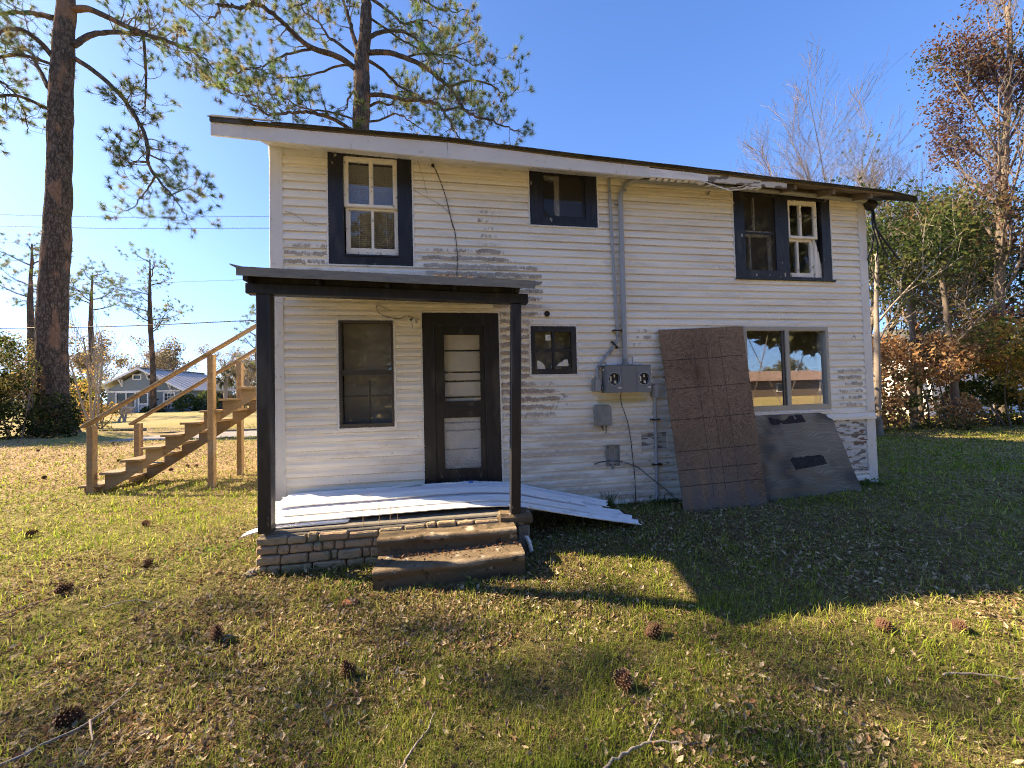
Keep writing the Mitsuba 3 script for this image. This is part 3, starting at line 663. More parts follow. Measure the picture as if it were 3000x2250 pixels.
w2 = part(HOUSE, 'window', ext_xz(sbox(3.024, 3.738, 3.925, 4.497).difference(sbox(3.19, 3.842, 3.765, 4.435)), -0.020, 0.06), 'black_paint')
part(w2, 'trim', ring_xz(3.008, 3.942, 3.722, 4.505, (.016, .017, .016, .008), -0.024, -0.0008), 'trim_paint')
part(w2, 'sash', ext_xz(sbox(3.192, 3.844, 3.763, 4.433).difference(sbox(3.221, 3.874, 3.736, 4.41)), -0.006, 0.02), 'black_plain')
pane(w2, 3.219, 3.738, 3.872, 4.412, 0.008)
part(w2, 'screen', bx(3.22, 3.737, -0.001, 0.001, 3.873, 4.411), 'screen_mesh')
part(w2, 'inner_stile', cat([bx(3.368, 3.434, 0.05, 0.08, 3.85, 4.43), bx(3.21, 3.37, 0.05, 0.08, 4.37, 4.43)]), 'sash_paint')
part(w2, 'glass_backing', bx(3.436, 3.75, 0.055, 0.06, 3.85, 4.43), 'dark_room')

g3 = sbox(5.922, 3.13, 7.497, 4.362).difference(sbox(6.092, 3.248, 6.583, 4.295)).difference(sbox(6.795, 3.166, 7.352, 4.285))
w3 = part(HOUSE, 'window', ext_xz(g3, -0.020, 0.06), 'black_paint')
part(w3, 'trim', ring_xz(5.905, 7.512, 3.10, 4.37, (.016, .014, .006, .006), -0.023, -0.0008), 'trim_paint')
part(w3, 'sill', cbx(5.91, 7.53, -0.05, 0.03, 3.106, 3.132, .004), 'black_paint')
part(w3, 'screen', bx(6.092, 6.583, -0.006, -0.004, 3.248, 4.295), 'screen_mesh')
part(w3, 'storm_rail', bx(6.09, 6.585, -0.008, 0.012, 3.767, 3.788), 'black_plain')
pane(w3, 6.09, 6.585, 3.246, 3.767, 0.0); pane(w3, 6.09, 6.585, 3.788, 4.297, 0.0)
sash2(w3, 6.10, 6.62, 3.80, 4.33, 0.045, 'sash_paint', (0.03, 0.03), 0.03, 6.30, 0.02)
sash2(w3, 6.08, 6.60, 3.22, 3.795, 0.075, 'sash_paint', (0.05, 0.03), 0.045, 6.245, 0.02)
sash2(w3, 6.797, 7.294, 3.735, 4.283, 0.0, 'sash_paint', (0.035, 0.06), 0.045, 7.02, 0.035)
sash2(w3, 6.797, 7.25, 3.168, 3.733, 0.036, 'sash_paint', (0.075, 0.03), 0.045, 6.99, 0.03)
part(w3, 'jamb', cat([ext_xz(Polygon([(7.252, 3.168), (7.35, 3.168), (7.345, 3.35), (7.32, 3.47), (7.318, 3.56), (7.302, 3.45), (7.29, 3.62), (7.252, 3.73)]), 0.010, 0.05)]), 'sash_paint', label='jamb with bare white paint where the black has peeled')
part(w3, 'curtain', cat([bx(6.05, 6.66, 0.13, 0.135, 3.2, 4.33), ]), 'dark_room')

w4 = part(HOUSE, 'window', ext_xz(sbox(2.990, 1.837, 3.586, 2.445).difference(shapely.union_all([sbox(a, c_, b, d) for a, b in ((3.046, 3.269), (3.296, 3.520)) for c_, d in ((1.902, 2.124), (2.150, 2.376))])), -0.019, 0.03), 'black_paint')
part(w4, 'trim', ring_xz(2.972, 3.603, 1.817, 2.463, .0175, -0.024, -0.0008), 'trim_paint')
for a, b in ((3.044, 3.271), (3.294, 3.522)):
    for c_, d in ((1.90, 2.126), (2.148, 2.378)): pane(w4, a, b, c_, d, 0.006)
part(w4, 'glass_backing', bx(3.0, 3.57, 0.16, 0.165, 1.85, 2.43), 'backing_grey')  # grey panel added behind the panes to lift the dark glass
pp = part(w4, 'paper_tag', bx(3.188, 3.252, 0.0035, 0.0045, 2.268, 2.340), 'paper')
v, f = tm(meshkit.text_mesh('7', 0.042, 0.0006)); part(w4, 'tag_print', (np.stack([3.208 + v[:, 0], 0.0030 - v[:, 2] * .2, 2.282 + v[:, 1]], 1), f[:, ::-1]), 'ink')
part(w4, 'pale_reflection', ext_xz(Polygon([(3.07, 1.904), (3.175, 1.904), (3.172, 1.94), (3.14, 1.985), (3.095, 2.012), (3.072, 2.014)]), 0.012, 0.0135), 'paper')  # flat pale shapes standing in for bright reflections in the lower panes
part(w4, 'pale_reflection', ext_xz(Polygon([(3.325, 1.945), (3.36, 1.975), (3.40, 1.995), (3.435, 2.022), (3.475, 2.026), (3.485, 1.955), (3.478, 1.936), (3.33, 1.94)]), 0.012, 0.0135), 'paper')  # second painted reflection, lower right pane

w5 = part(HOUSE, 'window', ring_xz(0.711, 1.322, 1.250, 2.505, (.026, .026, .046, .022), -0.026, 0.05), 'bronze_frame')
part(w5, 'trim', cat([ext_xz(sbox(0.685, 1.222, 1.350, 2.540).difference(sbox(0.7105, 1.2495, 1.3225, 2.5055)), -0.022, -0.0008)]), 'trim_paint')
part(w5, 'sash', cat([bx(0.737, 1.296, -0.008, 0.012, 1.878, 1.922), bx(0.737, 1.296, -0.014, -0.008, 1.862, 1.880)]), 'bronze_frame')
pane(w5, 0.735, 1.298, 1.92, 2.485, 0.004); pane(w5, 0.735, 1.298, 1.294, 1.88, 0.012)
part(w5, 'glass_backing', bx(0.72, 1.31, 0.16, 0.165, 1.25, 2.5), 'backing_grey')  # unseen grey sheet, added so the porch window looks lighter inside
part(w5, 'inner_muntin', cat([bx(1.024, 1.042, 0.062, 0.08, 1.29, 1.80), bx(0.735, 1.023, 0.062, 0.08, 1.610, 1.626), bx(1.043, 1.3, 0.062, 0.08, 1.610, 1.626)]), 'bronze_frame')

g6 = sbox(5.996, 1.272, 7.366, 2.450).difference(sbox(6.046, 1.342, 6.655, 2.396)).difference(sbox(6.716, 1.346, 7.322, 2.396))
w6 = part(HOUSE, 'window', ext_xz(g6, -0.030, 0.05), 'tan_frame')
part(w6, 'trim', cat([ring_xz(5.985, 7.378, 1.262, 2.462, .0105, -0.020, -0.0008)]), 'trim_paint')
part(w6, 'ledge', cat([cbx(6.0, 7.386, -0.045, -0.001, 1.244, 1.2605, .003), cbx(6.0, 7.38, -0.03, -0.001, 1.212, 1.243, .003)]), 'vinyl_white')
part(w6, 'stile', bx(6.612, 6.654, -0.012, 0.01, 1.343, 2.395), 'bronze_frame')
scene['coated_glass'] = {'type': 'thindielectric', 'int_ior': 2.3}
pane(w6, 6.044, 6.613, 1.340, 2.398, 0.0, 'coated_glass'); pane(w6, 6.714, 7.324, 1.344, 2.398, 0.014, 'coated_glass')

# ---- door
DOOR = part(HOUSE, 'door', ext_xz(sbox(1.802, 0.545, 2.404, 2.445).difference(sbox(1.915, 1.528, 2.348, 2.340)).difference(sbox(1.900, 0.712, 2.338, 1.327)), -0.002, 0.03), 'black_paint')
part(HOUSE, 'door_frame', cat([cbx(1.660, 1.7995, -0.021, 0.05, 0.528, 2.606, .004), cbx(2.4065, 2.586, -0.019, 0.05, 0.515, 2.606, .004), cbx(1.80, 2.406, -0.0205, 0.05, 2.4475, 2.606, .004)]), 'black_paint')
part(HOUSE, 'door_trim', ext_xz(sbox(1.645, 0.49, 2.60, 2.625).difference(sbox(1.6598, 0.5146, 2.5862, 2.6062)), -0.0245, -0.0008), 'trim_paint')
part(DOOR, 'moulding', cat([ring_xz(1.907, 2.356, 1.520, 2.348, .0085, -0.010, -0.002), ring_xz(1.892, 2.346, 0.704, 1.335, .0085, -0.009, -0.002), bx(1.905, 2.36, -0.012, -0.003, 1.40, 1.46)]), 'black_plain')
pane(DOOR, 1.913, 2.350, 1.526, 2.342, 0.012)
part(DOOR, 'handle', cat([cbx(1.832, 1.852, -0.02, -0.002, 1.52, 1.62, .003), cyl((1.842, -0.035, 1.55), (1.842, -0.002, 1.55), 0.008, 10)]), 'black_plain')
sc1 = [bx(a, a + 0.0022, 0.004, 0.0055, 0.71, 1.33) for a in np.arange(1.903, 2.337, 0.0125)] + [bx(1.899, 2.339, 0.0058, 0.0073, b, b + 0.0022) for b in np.arange(0.714, 1.325, 0.0125)]
part(DOOR, 'screen', cat(sc1), 'blind_white')
def panel_fn(p, n, uv):
    c = mix((0.48, 0.46, 0.42), (0.38, 0.365, 0.33), fbm(p.x * 3, p.z * 3, 1.0, 3))
    low = smoothstep(1.02, 0.70, p.z) * smoothstep(0.25, 0.75, fbm(p.x * 9, p.z * 9, 3.0, 3) + 0.5 * smoothstep(0.85, 0.7, p.z))
    return mix(c, (0.13, 0.115, 0.10), low * 0.85)
procm('inner_door_paint', panel_fn, 0.5, 0.35)
ip = []
for a, b in ((0.54, 0.93), (0.945, 1.158), (1.178, 1.255), (1.275, 1.56), (1.585, 1.76), (1.785, 1.87), (1.895, 2.135), (2.165, 2.45)):
    ip.append(cbx(1.81, 2.40, 0.045, 0.062, a, b, .004))
part(HOUSE, 'inner_door', cat(ip + [bx(1.805, 2.405, 0.061, 0.08, 0.535, 2.46)]), 'inner_door_paint')
part(HOUSE, 'door_groove', cat([bx(1.82, 2.39, 0.0595, 0.0605, q_ - .009, q_ + .009) for q_ in (0.9375, 1.168, 1.265, 1.5725, 1.7725, 1.8825, 2.15)]), 'black_plain')
part(HOUSE, 'threshold', cbx(1.66, 2.585, -0.06, 0.03, 0.492, 0.513, .003), 'trim_paint')
# ---------------------------------------------------------------- porch
PORCH = thing('porch', 'small shed-roofed porch on two black posts over the door, on a rough brick base', 'porch')
def lean_bar(x0t, x1t, x0b, x1b, y0, y1, zb, zt, c=0.006):
    v, f = cbx(0, 1, y0, y1, zb, zt, c)
    s = (v[:, 2] - zb) / (zt - zb)
    lo, hi = x0b + (x0t - x0b) * s, x1b + (x1t - x1b) * s
    w = (hi - lo)
    cc = np.where(v[:, 0] < .5, lo + v[:, 0] * 1.0, hi - (1 - v[:, 0]) * 1.0)
    return np.stack([cc, v[:, 1], v[:, 2]], 1), f
part(PORCH, 'post', lean_bar(0.286, 0.402, 0.286, 0.394, -1.022, -0.918, 0.425, 2.545), 'black_paint')
part(PORCH, 'post', lean_bar(2.590, 2.688, 2.530, 2.628, -1.022, -0.918, 0.435, 2.49), 'black_paint')
bm = cbx(0.205, 2.755, -1.03, -0.93, 0, 0.092, .005)
bm[0][:, 2] += np.interp(bm[0][:, 0], [0.2, 2.75], [2.548, 2.492])
part(PORCH, 'beam', bm, 'black_paint')
hb = []
for a, b in ((0.262, 0.80), (0.842, 1.40), (1.442, 2.02), (2.062, 2.60)):
    z0 = float(np.interp(a, [0.2, 2.75], [2.642, 2.588])); hb.append(cbx(a, b, -0.985, -0.95, z0, z0 + 0.085, .003))
for m in hb: part(PORCH, 'blocking_board', m, 'black_paint')
for a in (0.222, 0.80, 1.40, 2.02, 2.62):
    z0 = float(np.interp(a, [0.2, 2.75], [2.645, 2.585]))
    v, f = ext_yz(Polygon([(-1.10, z0 - 0.004 + .0), (-0.92, z0), (-0.02, z0 + 0.19), (-0.02, z0 + 0.28), (-1.10, z0 + 0.075)]), a, a + 0.038)
    part(PORCH, 'rafter', (v, f), 'black_paint')
q = np.linspace(0.195, 2.80, 46)
def porch_sheet(d0, d1, y0, wob):
    RW = np.random.default_rng(4); w1 = RW.normal(0, wob, len(q)); vs = []
    for d in (d0, d1):
        for j, (y, z) in enumerate(((y0, 0.0), (-0.02, 0.262))):
            vs.append(np.stack([q, 0 * q + y + (w1 if j == 0 else 0), np.interp(q, [0.2, 2.78], [2.722, 2.662]) + z + d + (w1 * .6 if j == 0 else 0)], 1))
    v = np.vstack(vs); n = len(q); i = np.arange(n - 1)
    qd = lambda a, b: np.concatenate([np.stack([a * n + i, a * n + i + 1, b * n + i + 1], 1), np.stack([a * n + i, b * n + i + 1, b * n + i], 1)])
    e = np.array([[0, n, 3 * n], [0, 3 * n, 2 * n], [n - 1, 4 * n - 1, 2 * n - 1], [n - 1, 3 * n - 1, 4 * n - 1]])
    return v, np.vstack([qd(0, 1), qd(3, 2), qd(2, 0), qd(1, 3), e])
def roll_fn(p, n, uv):
    return mix((0.115, 0.12, 0.12), (0.235, 0.24, 0.235), fbm(p.x * 9, p.y * 9, p.z * 30, 3))
procm('roll_roofing', roll_fn, 0.8, 0.3)
pr = part(PORCH, 'roof', porch_sheet(0.0, 0.022, -1.15, 0.004), 'roll_roofing')
part(PORCH, 'roof_deck', porch_sheet(-0.024, -0.004, -1.11, 0.0), 'black_paint')
part(pr, 'drip_edge', (lambda v, f: (v + np.stack([0 * v[:, 0], 0 * v[:, 0], np.interp(v[:, 0], [0.2, 2.78], [2.722, 2.662])], 1), f))(*rough(cat([bx(a, a + .1302, -1.162, -1.152, -0.058, 0.018) for a in np.arange(0.2, 2.75, 0.13)]), 0.004, 3, 5)), 'roll_roofing')
v, f = hull([(0.165, -1.2, 2.752), (0.235, -1.155, 2.735), (0.26, -1.02, 2.77), (0.20, -1.0, 2.78), (0.17, -1.19, 2.742), (0.25, -1.15, 2.70)]); part(pr, 'bent_corner', (v, f), 'roll_roofing')
v, f = hull([(2.865, -1.19, 2.662), (2.79, -1.155, 2.675), (2.78, -1.02, 2.70), (2.83, -1.0, 2.70), (2.86, -1.18, 2.652), (2.78, -1.15, 2.62)]); part(pr, 'bent_corner', (v, f), 'roll_roofing')
part(PORCH, 'ledger', cbx(0.16, 2.62, -0.045, -0.0235, 2.80, 2.92, .003), 'black_paint')
xs_, ys_ = R.uniform(1.85, 2.35, 110), R.uniform(-1.16, -0.95, 110)
lv, lf, lc = dead_leaves(xs_, ys_, np.interp(xs_, [0.2, 2.78], [2.722, 2.662]) + (ys_ + 1.15) * 0.232 + 0.03, R.uniform(0.015, 0.04, 110), leaf_colour(110) * [[1.3, 1.15, 0.9]], tilt=0.2)
kk = single('roof_straw', (lv, lf), 'dry_leaf', 'pale dry leaf debris caught on the porch roof edge', 'leaves', color=lc); labels[kk]['kind'] = 'stuff'

# porch base: irregular old bricks in front of a mortar core
BASE = part(PORCH, 'base', rough(cat([cbx(0.285, 2.66, -0.985, -0.02, -0.25, 0.40, .01)]), 0.006, 6, 2, 3), 'mortar')
RK = np.random.default_rng(21)
zc_ = -0.02
hts = [0.086, 0.082, 0.09, 0.08, 0.09]
for j, hh in enumerate(hts):
    xx = 0.262 + (0.0 if j % 2 else 0.0)
    while xx < 2.62:
        L = RK.uniform(0.15, 0.29) if RK.random() < 0.75 else RK.uniform(0.06, 0.12)
        x1 = min(xx + L, 2.66)
        if xx < 1.42 or (j == 4):
            top = zc_ + hh - RK.uniform(0.006, 0.014) + (0.012 if j == 4 and RK.random() < .5 else 0)
            lo = zc_ + RK.uniform(0, 0.006)
            drop = 0.022 * (x1 < 0.55) + RK.uniform(0, .02) * (x1 >= .55) if j == 4 else 0
            m = cbx(xx + RK.uniform(.002, .008), x1 - RK.uniform(.003, .010), -1.0 - RK.uniform(0.008, 0.032), -0.93, lo, top - drop, 0.012)
            m = rough(m, 0.009, 17, 40 + j, 2 if j >= 0 else 1)
            part(BASE, 'brick', m, 'old_brick')
        xx = x1
    zc_ += hh
for j in range(5):      # the left return of the base
    yy = -0.94 + (0.05 if j % 2 else 0)
    while yy < -0.1:
        L = RK.uniform(0.16, 0.26)
        part(BASE, 'brick', rough(cbx(0.262 + RK.uniform(0, .012), 0.35, yy + .006, min(yy + L, -0.03), -0.02 + j * 0.0805, 0.05 + j * 0.0805, 0.01), 0.006, 17, 60 + j, 1), 'old_brick')
        yy += L
part(BASE, 'cap_slab', rough(cbx(0.30, 2.70, -0.96, -0.03, 0.392, 0.424, .012), 0.008, 5, 9, 3), 'mortar')
part(BASE, 'corner_stone', rough(cbx(2.40, 2.745, -1.03, -0.82, 0.325, 0.435, .03), 0.016, 9, 14, 3), 'stained_concrete')
part(BASE, 'corner_pier', rough(cbx(2.585, 2.715, -1.02, -0.86, -0.05, 0.325, .02), 0.02, 9, 15, 3), 'mortar')
single('drain_pipe', tube(curve([(2.665, -1.0, 0.20), (2.685, -1.03, 0.19), (2.70, -1.055, 0.15), (2.715, -1.065, 0.075)], 5), 0.021, 14), 'pvc_white', 'short white plastic drain pipe poking out right of the concrete steps', 'pipe', smooth=40)

# concrete steps
STEPS = thing('concrete_steps', 'two brown-stained concrete steps with rounded paler nosings in front of the porch', 'steps')
def step(x0, x1, yb, yf, z0, zl, zr_, seed):
    nose = []
    for a in np.linspace(-0.5, 1.0, 7) * np.pi / 2: nose.append((yf + 0.028 - 0.030 * math.cos(a), zl - 0.030 + 0.030 * math.sin(a)))
    prof = [(yb, z0), (yf + 0.03, z0), (yf + 0.022, zl - 0.085)] + nose + [(yb, zl + 0.004)]
    m = ext_yz(Polygon(prof), x0, x1)
    m = rough(m, 0.0, 1, 0, 5)
    v, f = m
    v = v + np.stack([0 * v[:, 0], 0 * v[:, 0], (zr_ - zl) * (v[:, 0] - x0) / (x1 - x0)], 1)
    ex = np.minimum(v[:, 0] - x0, x1 - v[:, 0])
    return rough((v, f), 0.011, 5, seed)
part(STEPS, 'step', step(1.315, 2.555, -0.96, -1.205, -0.15, 0.362, 0.358, 3), 'stained_concrete', smooth=35)
part(STEPS, 'step', step(1.325, 2.575, -1.17, -1.472, -0.2, 0.205, 0.238, 5), 'stained_concrete', smooth=35)

# ---------------------------------------------------------------- pile of loose vinyl siding across the porch
def strip_mesh(path, ys, tilt, w, seed, thick=0.0025):
    p = curve(path, 9); n = len(p)
    prof = [(0.0, 0.012), (0.045, 0.010), (0.055, 0.0), (0.32, 0.0), (0.46, 0.010), (0.50, 0.012), (0.52, 0.0), (0.80, 0.0), (0.93, 0.010), (1.0, 0.013)]
    v = []
    rg = np.random.default_rng(seed)
    endz = rg.normal(0, 0.012, len(prof))
    for side in (0, 1):
        for k_, (s, d) in enumerate(prof):
            xx = p[:, 0].copy(); xx[-1] += endz[k_] * 1.6; xx[0] += endz[-1 - k_]
            yy = np.interp(np.linspace(0, 1, n), [0, 1], ys) + s * w
            v.append(np.stack([xx, yy, p[:, 1] + d - side * thick + tilt * s * w], 1))
    v = np.vstack(v); m = len(prof); i = np.arange(n - 1)
    qd = lambda a, b: np.concatenate([np.stack([a * n + i, a * n + i + 1, b * n + i + 1], 1), np.stack([a * n + i, b * n + i + 1, b * n + i], 1)])
    f = [qd(j, j + 1) for j in range(m - 1)] + [qd(m + j + 1, m + j) for j in range(m - 1)] + [qd(m, 0), qd(m - 1, 2 * m - 1)]
    for e in (0, n - 1):
        for j in range(m - 1): f.append(np.array([[j * n + e, (j + 1) * n + e, (m + j + 1) * n + e], [j * n + e, (m + j + 1) * n + e, (m + j) * n + e]]))
    return v, np.vstack(f)
near_p = lambda dz, xe, xs0: [(xs0, 0.428 + dz), (0.45, 0.440 + dz), (1.2, 0.450 + dz), (1.9, 0.458 + dz), (2.3, 0.452 + dz), (2.66, 0.42 + dz), (3.03, 0.34 + dz * .9), (3.45, 0.245 + dz * .8), (xe, 0.14 + dz * .6 + 0.19 * (3.98 - xe))]
# (y at left end, y at right end, width, height in the pile, left x, right x, lean)
ST = [(-0.80, -0.72, 0.21, 0.000, 0.30, 3.80, 0.10, 'lowest strip of the loose siding pile, its underside showing at the right end'),
      (-0.86, -0.83, 0.21, 0.014, 0.22, 3.98, 0.16, 'white siding strip along the front edge of the porch pile, reaching furthest right'),
      (-0.66, -0.64, 0.20, 0.020, 0.10, 3.90, 0.14, 'white siding strip lying just behind the front strip of the pile'),
      (-0.58, -0.60, 0.20, 0.036, 0.12, 3.30, 0.18, 'white siding strip in the middle of the pile with a dark slit beside it'),
      (-0.46, -0.46, 0.20, 0.044, 0.06, 3.74, 0.16, 'white siding strip behind the middle of the porch pile'),
      (-0.74, -0.72, 0.15, 0.042, 0.40, 3.55, 0.12, 'narrow white siding strip lying on top of the pile near its front'),
      (-0.36, -0.38, 0.19, 0.060, 0.15, 3.62, 0.20, 'white siding strip at the rear of the pile, close to the house wall'),
      (-0.50, -0.52, 0.15, 0.074, 0.26, 3.40, 0.16, 'uppermost white siding strip, crossing the door side of the pile'),
      (-0.24, -0.34, 0.17, 0.066, 0.18, 3.83, 0.22, 'rearmost white siding strip, ending in the weeds by the wall')]
for j, (ya, yb_, w_, dz, xs0, xe, tl, lb) in enumerate(ST):
    single('siding_strip', strip_mesh(near_p(dz, xe, xs0), (ya, yb_), tl, w_, 70 + j), 'vinyl_white' if j % 3 else 'vinyl_edge', lb, 'siding strip', 'loose siding strips piled on the porch')
single('siding_strip', strip_mesh([(0.10, 0.375), (0.22, 0.405), (0.45, 0.43), (1.0, 0.435)], (-0.93, -0.90), 0.05, 0.12, 91), 'vinyl_white', 'short white siding strip drooping off the left end of the porch below the pile', 'siding strip', 'loose siding strips piled on the porch')
ch = cat([frame((0.875, -0.10, 0.475), (1.625, -0.10, 0.525), 0.012, 0.085, c=.002), frame((0.90, -0.115, 0.522), (1.625, -0.115, 0.572), 0.045, 0.006, c=.001), frame((0.87, -0.125, 0.432), (1.62, -0.125, 0.482), 0.05, 0.006, c=.001)])
single('trim_channel', ch, 'grey_green_paint', 'grey-green painted metal channel lying against the wall below the porch window', 'trim piece')
kf = thing('plastic_sheet', 'crumpled clear plastic sheet at the left rear of the siding pile', 'plastic sheet')
RP = np.random.default_rng(2)
gxx, gyy = np.meshgrid(np.linspace(0.22, 0.66, 14), np.linspace(-0.22, -0.06, 7), indexing='ij')
gz = 0.50 + 0.05 * meshkit.fbm(np.stack([gxx * 14, gyy * 14, 0 * gxx], -1), 3, 4) - 0.02
ii = np.arange(14 * 7).reshape(14, 7)
gf_ = np.concatenate([np.stack([ii[:-1, :-1], ii[1:, :-1], ii[1:, 1:]], -1).reshape(-1, 3), np.stack([ii[:-1, :-1], ii[1:, 1:], ii[:-1, 1:]], -1).reshape(-1, 3)])
put(kf, (np.stack([gxx, gyy, gz], -1).reshape(-1, 3), gf_), 'clear_film')
kb = thing('water_bottle', 'crushed plastic water bottle with blue label lying below the door', 'bottle')
prof = np.array([(0, .006), (.002, .028), (.03, .031), (.06, .027), (.075, .029), (.13, .029), (.14, .026), (.17, .030), (.195, .02), (.205, .012), (.228, .012), (.23, .004)])
def lathe(prof, o, d, n=14):
    return tube([np.array(o) + np.array(d) * s for s, _ in prof], prof[:, 1], n)
part(kb, 'body', lathe(prof, (2.095, -0.13, 0.556), (0.998, -0.02, -0.02)), 'bottle_plastic', smooth=40)
part(kb, 'label_band', tube([(2.172, -0.1315, 0.5545), (2.223, -0.1325, 0.5535)], 0.0302, 16, False), 'bottle_label', smooth=True)
part(kb, 'cap', cyl((2.312, -0.1345, 0.5515), (2.33, -0.135, 0.551), 0.014, 14), 'pvc_white', smooth=40)

# ---------------------------------------------------------------- leaning boards
def panel(outline, A, B, D_, E_, thick, n=26):
    """outline in (s, t), s from left to right and t from top to bottom, on the quad A (top left) B (top right) D_ (bottom right) E_ (bottom left)."""
    A, B, D_, E_ = [np.array(q_, float) for q_ in (A, B, D_, E_)]
    pl = Polygon(outline)
    pieces = []
    ss, tt = np.linspace(0, 1, n), np.linspace(0, 1, n)
    for i in range(n - 1):
        col = pl.intersection(sbox(ss[i], 0, ss[i + 1], 1))
        for g in getattr(col, 'geoms', [col]):
            if g.area < 1e-6: continue
            vv, ff = trimesh.creation.triangulate_polygon(g, engine='earcut'); pieces.append((np.c_[vv, 0 * vv[:, 0]], ff))
    v, f = cat(pieces)
    s, t = v[:, :1], v[:, 1:2]
    P = (A * (1 - s) + B * s) * (1 - t) + (E_ * (1 - s) + D_ * s) * t
    nrm = np.cross(B - A, E_ - A); nrm /= np.linalg.norm(nrm); nrm *= -np.sign(nrm[1])
    front, back = P, P - nrm * thick
    b = np.array(pl.exterior.coords)
    s, t = b[:, :1], b[:, 1:2]
    Q = (A * (1 - s) + B * s) * (1 - t) + (E_ * (1 - s) + D_ * s) * t
    m = len(b); k_ = np.arange(m - 1)
    edge = (np.vstack([Q, Q - nrm * thick]), np.concatenate([np.stack([k_, k_ + 1, k_ + 1 + m], 1), np.stack([k_, k_ + 1 + m, k_ + m], 1)]))
    v3, f3 = cat([(front, f), (back, f[:, ::-1]), edge])
    uv = np.vstack([v[:, :2], v[:, :2], b, b])
    return v3, f3, uv
def put_uv(key, m, mat):
    scene[key] = mikit.ply((m[0], m[1]), mat, uv=m[2])
k1 = thing('strand_board_sheet', 'tall brown strand board sheet with a dark ruled grid leaning on the wall', 'board')
put_uv(k1, panel([(0, 0), (1, 0), (1, 0.985), (0.7, 1), (0, 1)], (4.712, -0.055, 2.398), (5.962, -0.055, 2.447), (5.83, -0.50, 0.10), (4.71, -0.49, 0.10), 0.012), 'strand_board')
k2 = thing('plywood_sheet', 'weathered grey plywood sheet with black tar patches leaning below the big window', 'board')
out2 = [(0, 0), (0.86, 0.0), (0.885, 0.02), (0.905, 0.018), (0.925, 0.06), (0.965, 0.085), (0.975, 0.12), (0.968, 0.2), (0.966, 0.26), (0.98, 0.36), (0.985, 0.7), (1.0, 0.93), (1.0, 1.0), (0, 1)]
PA = dict(A=(5.9, -0.05, 1.216), B=(7.36, -0.05, 1.226), D_=(7.455, -0.355, 0.10), E_=(5.92, -0.355, 0.10))
put_uv(key_for(k2 + '__sheet'), panel(out2, **PA, thick=0.012), 'grey_plywood')
off = dict((a, (b[0], b[1] - 0.0025, b[2])) for a, b in PA.items())
put_uv(key_for(k2 + '__tar_patch'), panel([(0.27, 0.035), (0.30, 0.028), (0.33, 0.05), (0.37, 0.055), (0.40, 0.075), (0.45, 0.07), (0.49, 0.035), (0.52, 0.015), (0.545, 0.022), (0.55, 0.07), (0.57, 0.065), (0.56, 0.012), (0.64, 0.012), (0.66, 0.105), (0.5, 0.115), (0.41, 0.118), (0.385, 0.095), (0.37, 0.12), (0.30, 0.122), (0.275, 0.1)], **off, thick=0.0015, n=12), 'tar_paper')
put_uv(key_for(k2 + '__tar_patch'), panel([(0.37, 0.535), (0.40, 0.51), (0.46, 0.515), (0.49, 0.505), (0.50, 0.52), (0.55, 0.50), (0.62, 0.508), (0.66, 0.50), (0.70, 0.495), (0.705, 0.512), (0.72, 0.51), (0.735, 0.605), (0.60, 0.625), (0.395, 0.65)], **off, thick=0.0015, n=12), 'tar_paper')

# ---------------------------------------------------------------- electrical fittings on the wall
M = thing('meter_box', 'grey double electric meter box with two empty round sockets', 'meter box')
part(M, 'housing', cat([cbx(3.915, 4.522, -0.130, -0.016, 1.580, 1.921, .004), cbx(3.910, 4.528, -0.172, -0.0165, 1.9215, 1.932, .002)]), 'meter_grey')
hole = lambda cx, cz, r=0.0785: shapely.Point(cx, cz).buffer(r, 24)
for a, b, c_ in ((3.916, 4.120, (4.025, 1.755)), (4.124, 4.319, None), (4.323, 4.521, (4.426, 1.752))):
    pl = sbox(a, 1.582, b, 1.9205)
    if c_: pl = pl.difference(hole(*c_))
    cv = part(M, 'cover', ext_xz(pl, -0.166, -0.1305), 'meter_grey')
    if c_:
        tt = np.linspace(0, 2 * np.pi, 41)
        part(cv, 'socket_ring', tube(np.stack([c_[0] + 0.081 * np.cos(tt), 0 * tt - 0.167, c_[1] + 0.081 * np.sin(tt)], 1), 0.0065, 8, False), 'conduit_grey', smooth=True)
        part(cv, 'socket_base', cyl((c_[0], -0.1310, c_[1]), (c_[0], -0.1335, c_[1]), 0.077, 28), 'meter_dark')
        x_, z_ = c_
        part(cv, 'jaw', cat([bx(x_ - .055, x_ - .035, -0.152, -0.134, z_ - .03, z_ + .035), bx(x_ - .004, x_ + .012, -0.155, -0.134, z_ + .02, z_ + .055), bx(x_ - .002, x_ + .02, -0.155, -0.134, z_ - .055, z_ - .022), bx(x_ + .022, x_ + .03, -0.15, -0.134, z_ - .06, z_ - .03)]), 'jaw_metal')
        part(cv, 'socket_lip', tube(np.array([(x_ + .066 * math.cos(q_), -0.15, z_ + .066 * math.sin(q_)) for q_ in np.linspace(-.9, .6, 10)]), 0.0035, 6), 'conduit_grey')
        part(cv, 'sticker', cat([bx(b - .052, b - .006, -0.1675, -0.1665, 1.632, 1.652)]), 'paper')
        part(cv, 'sticker_print', cat([bx(b - .048, b - .010, -0.168, -0.1676, 1.636, 1.640), bx(b - .044, b - .014, -0.168, -0.1676, 1.643, 1.646)]), 'ink')
part(M, 'sticker', bx(3.9135, 3.9145, -0.09, -0.06, 1.865, 1.888), 'paper')
part(M, 'hasp', cat([cbx(a, a + .04, -0.178, -0.150, 1.572, 1.581, .002) for a in (4.03, 4.20, 4.385)]), 'knockout_yellow')
part(M, 'hub', cyl((4.228, -0.06, 1.9325), (4.228, -0.06, 1.955), 0.045, 20), 'galvanized', smooth=40)
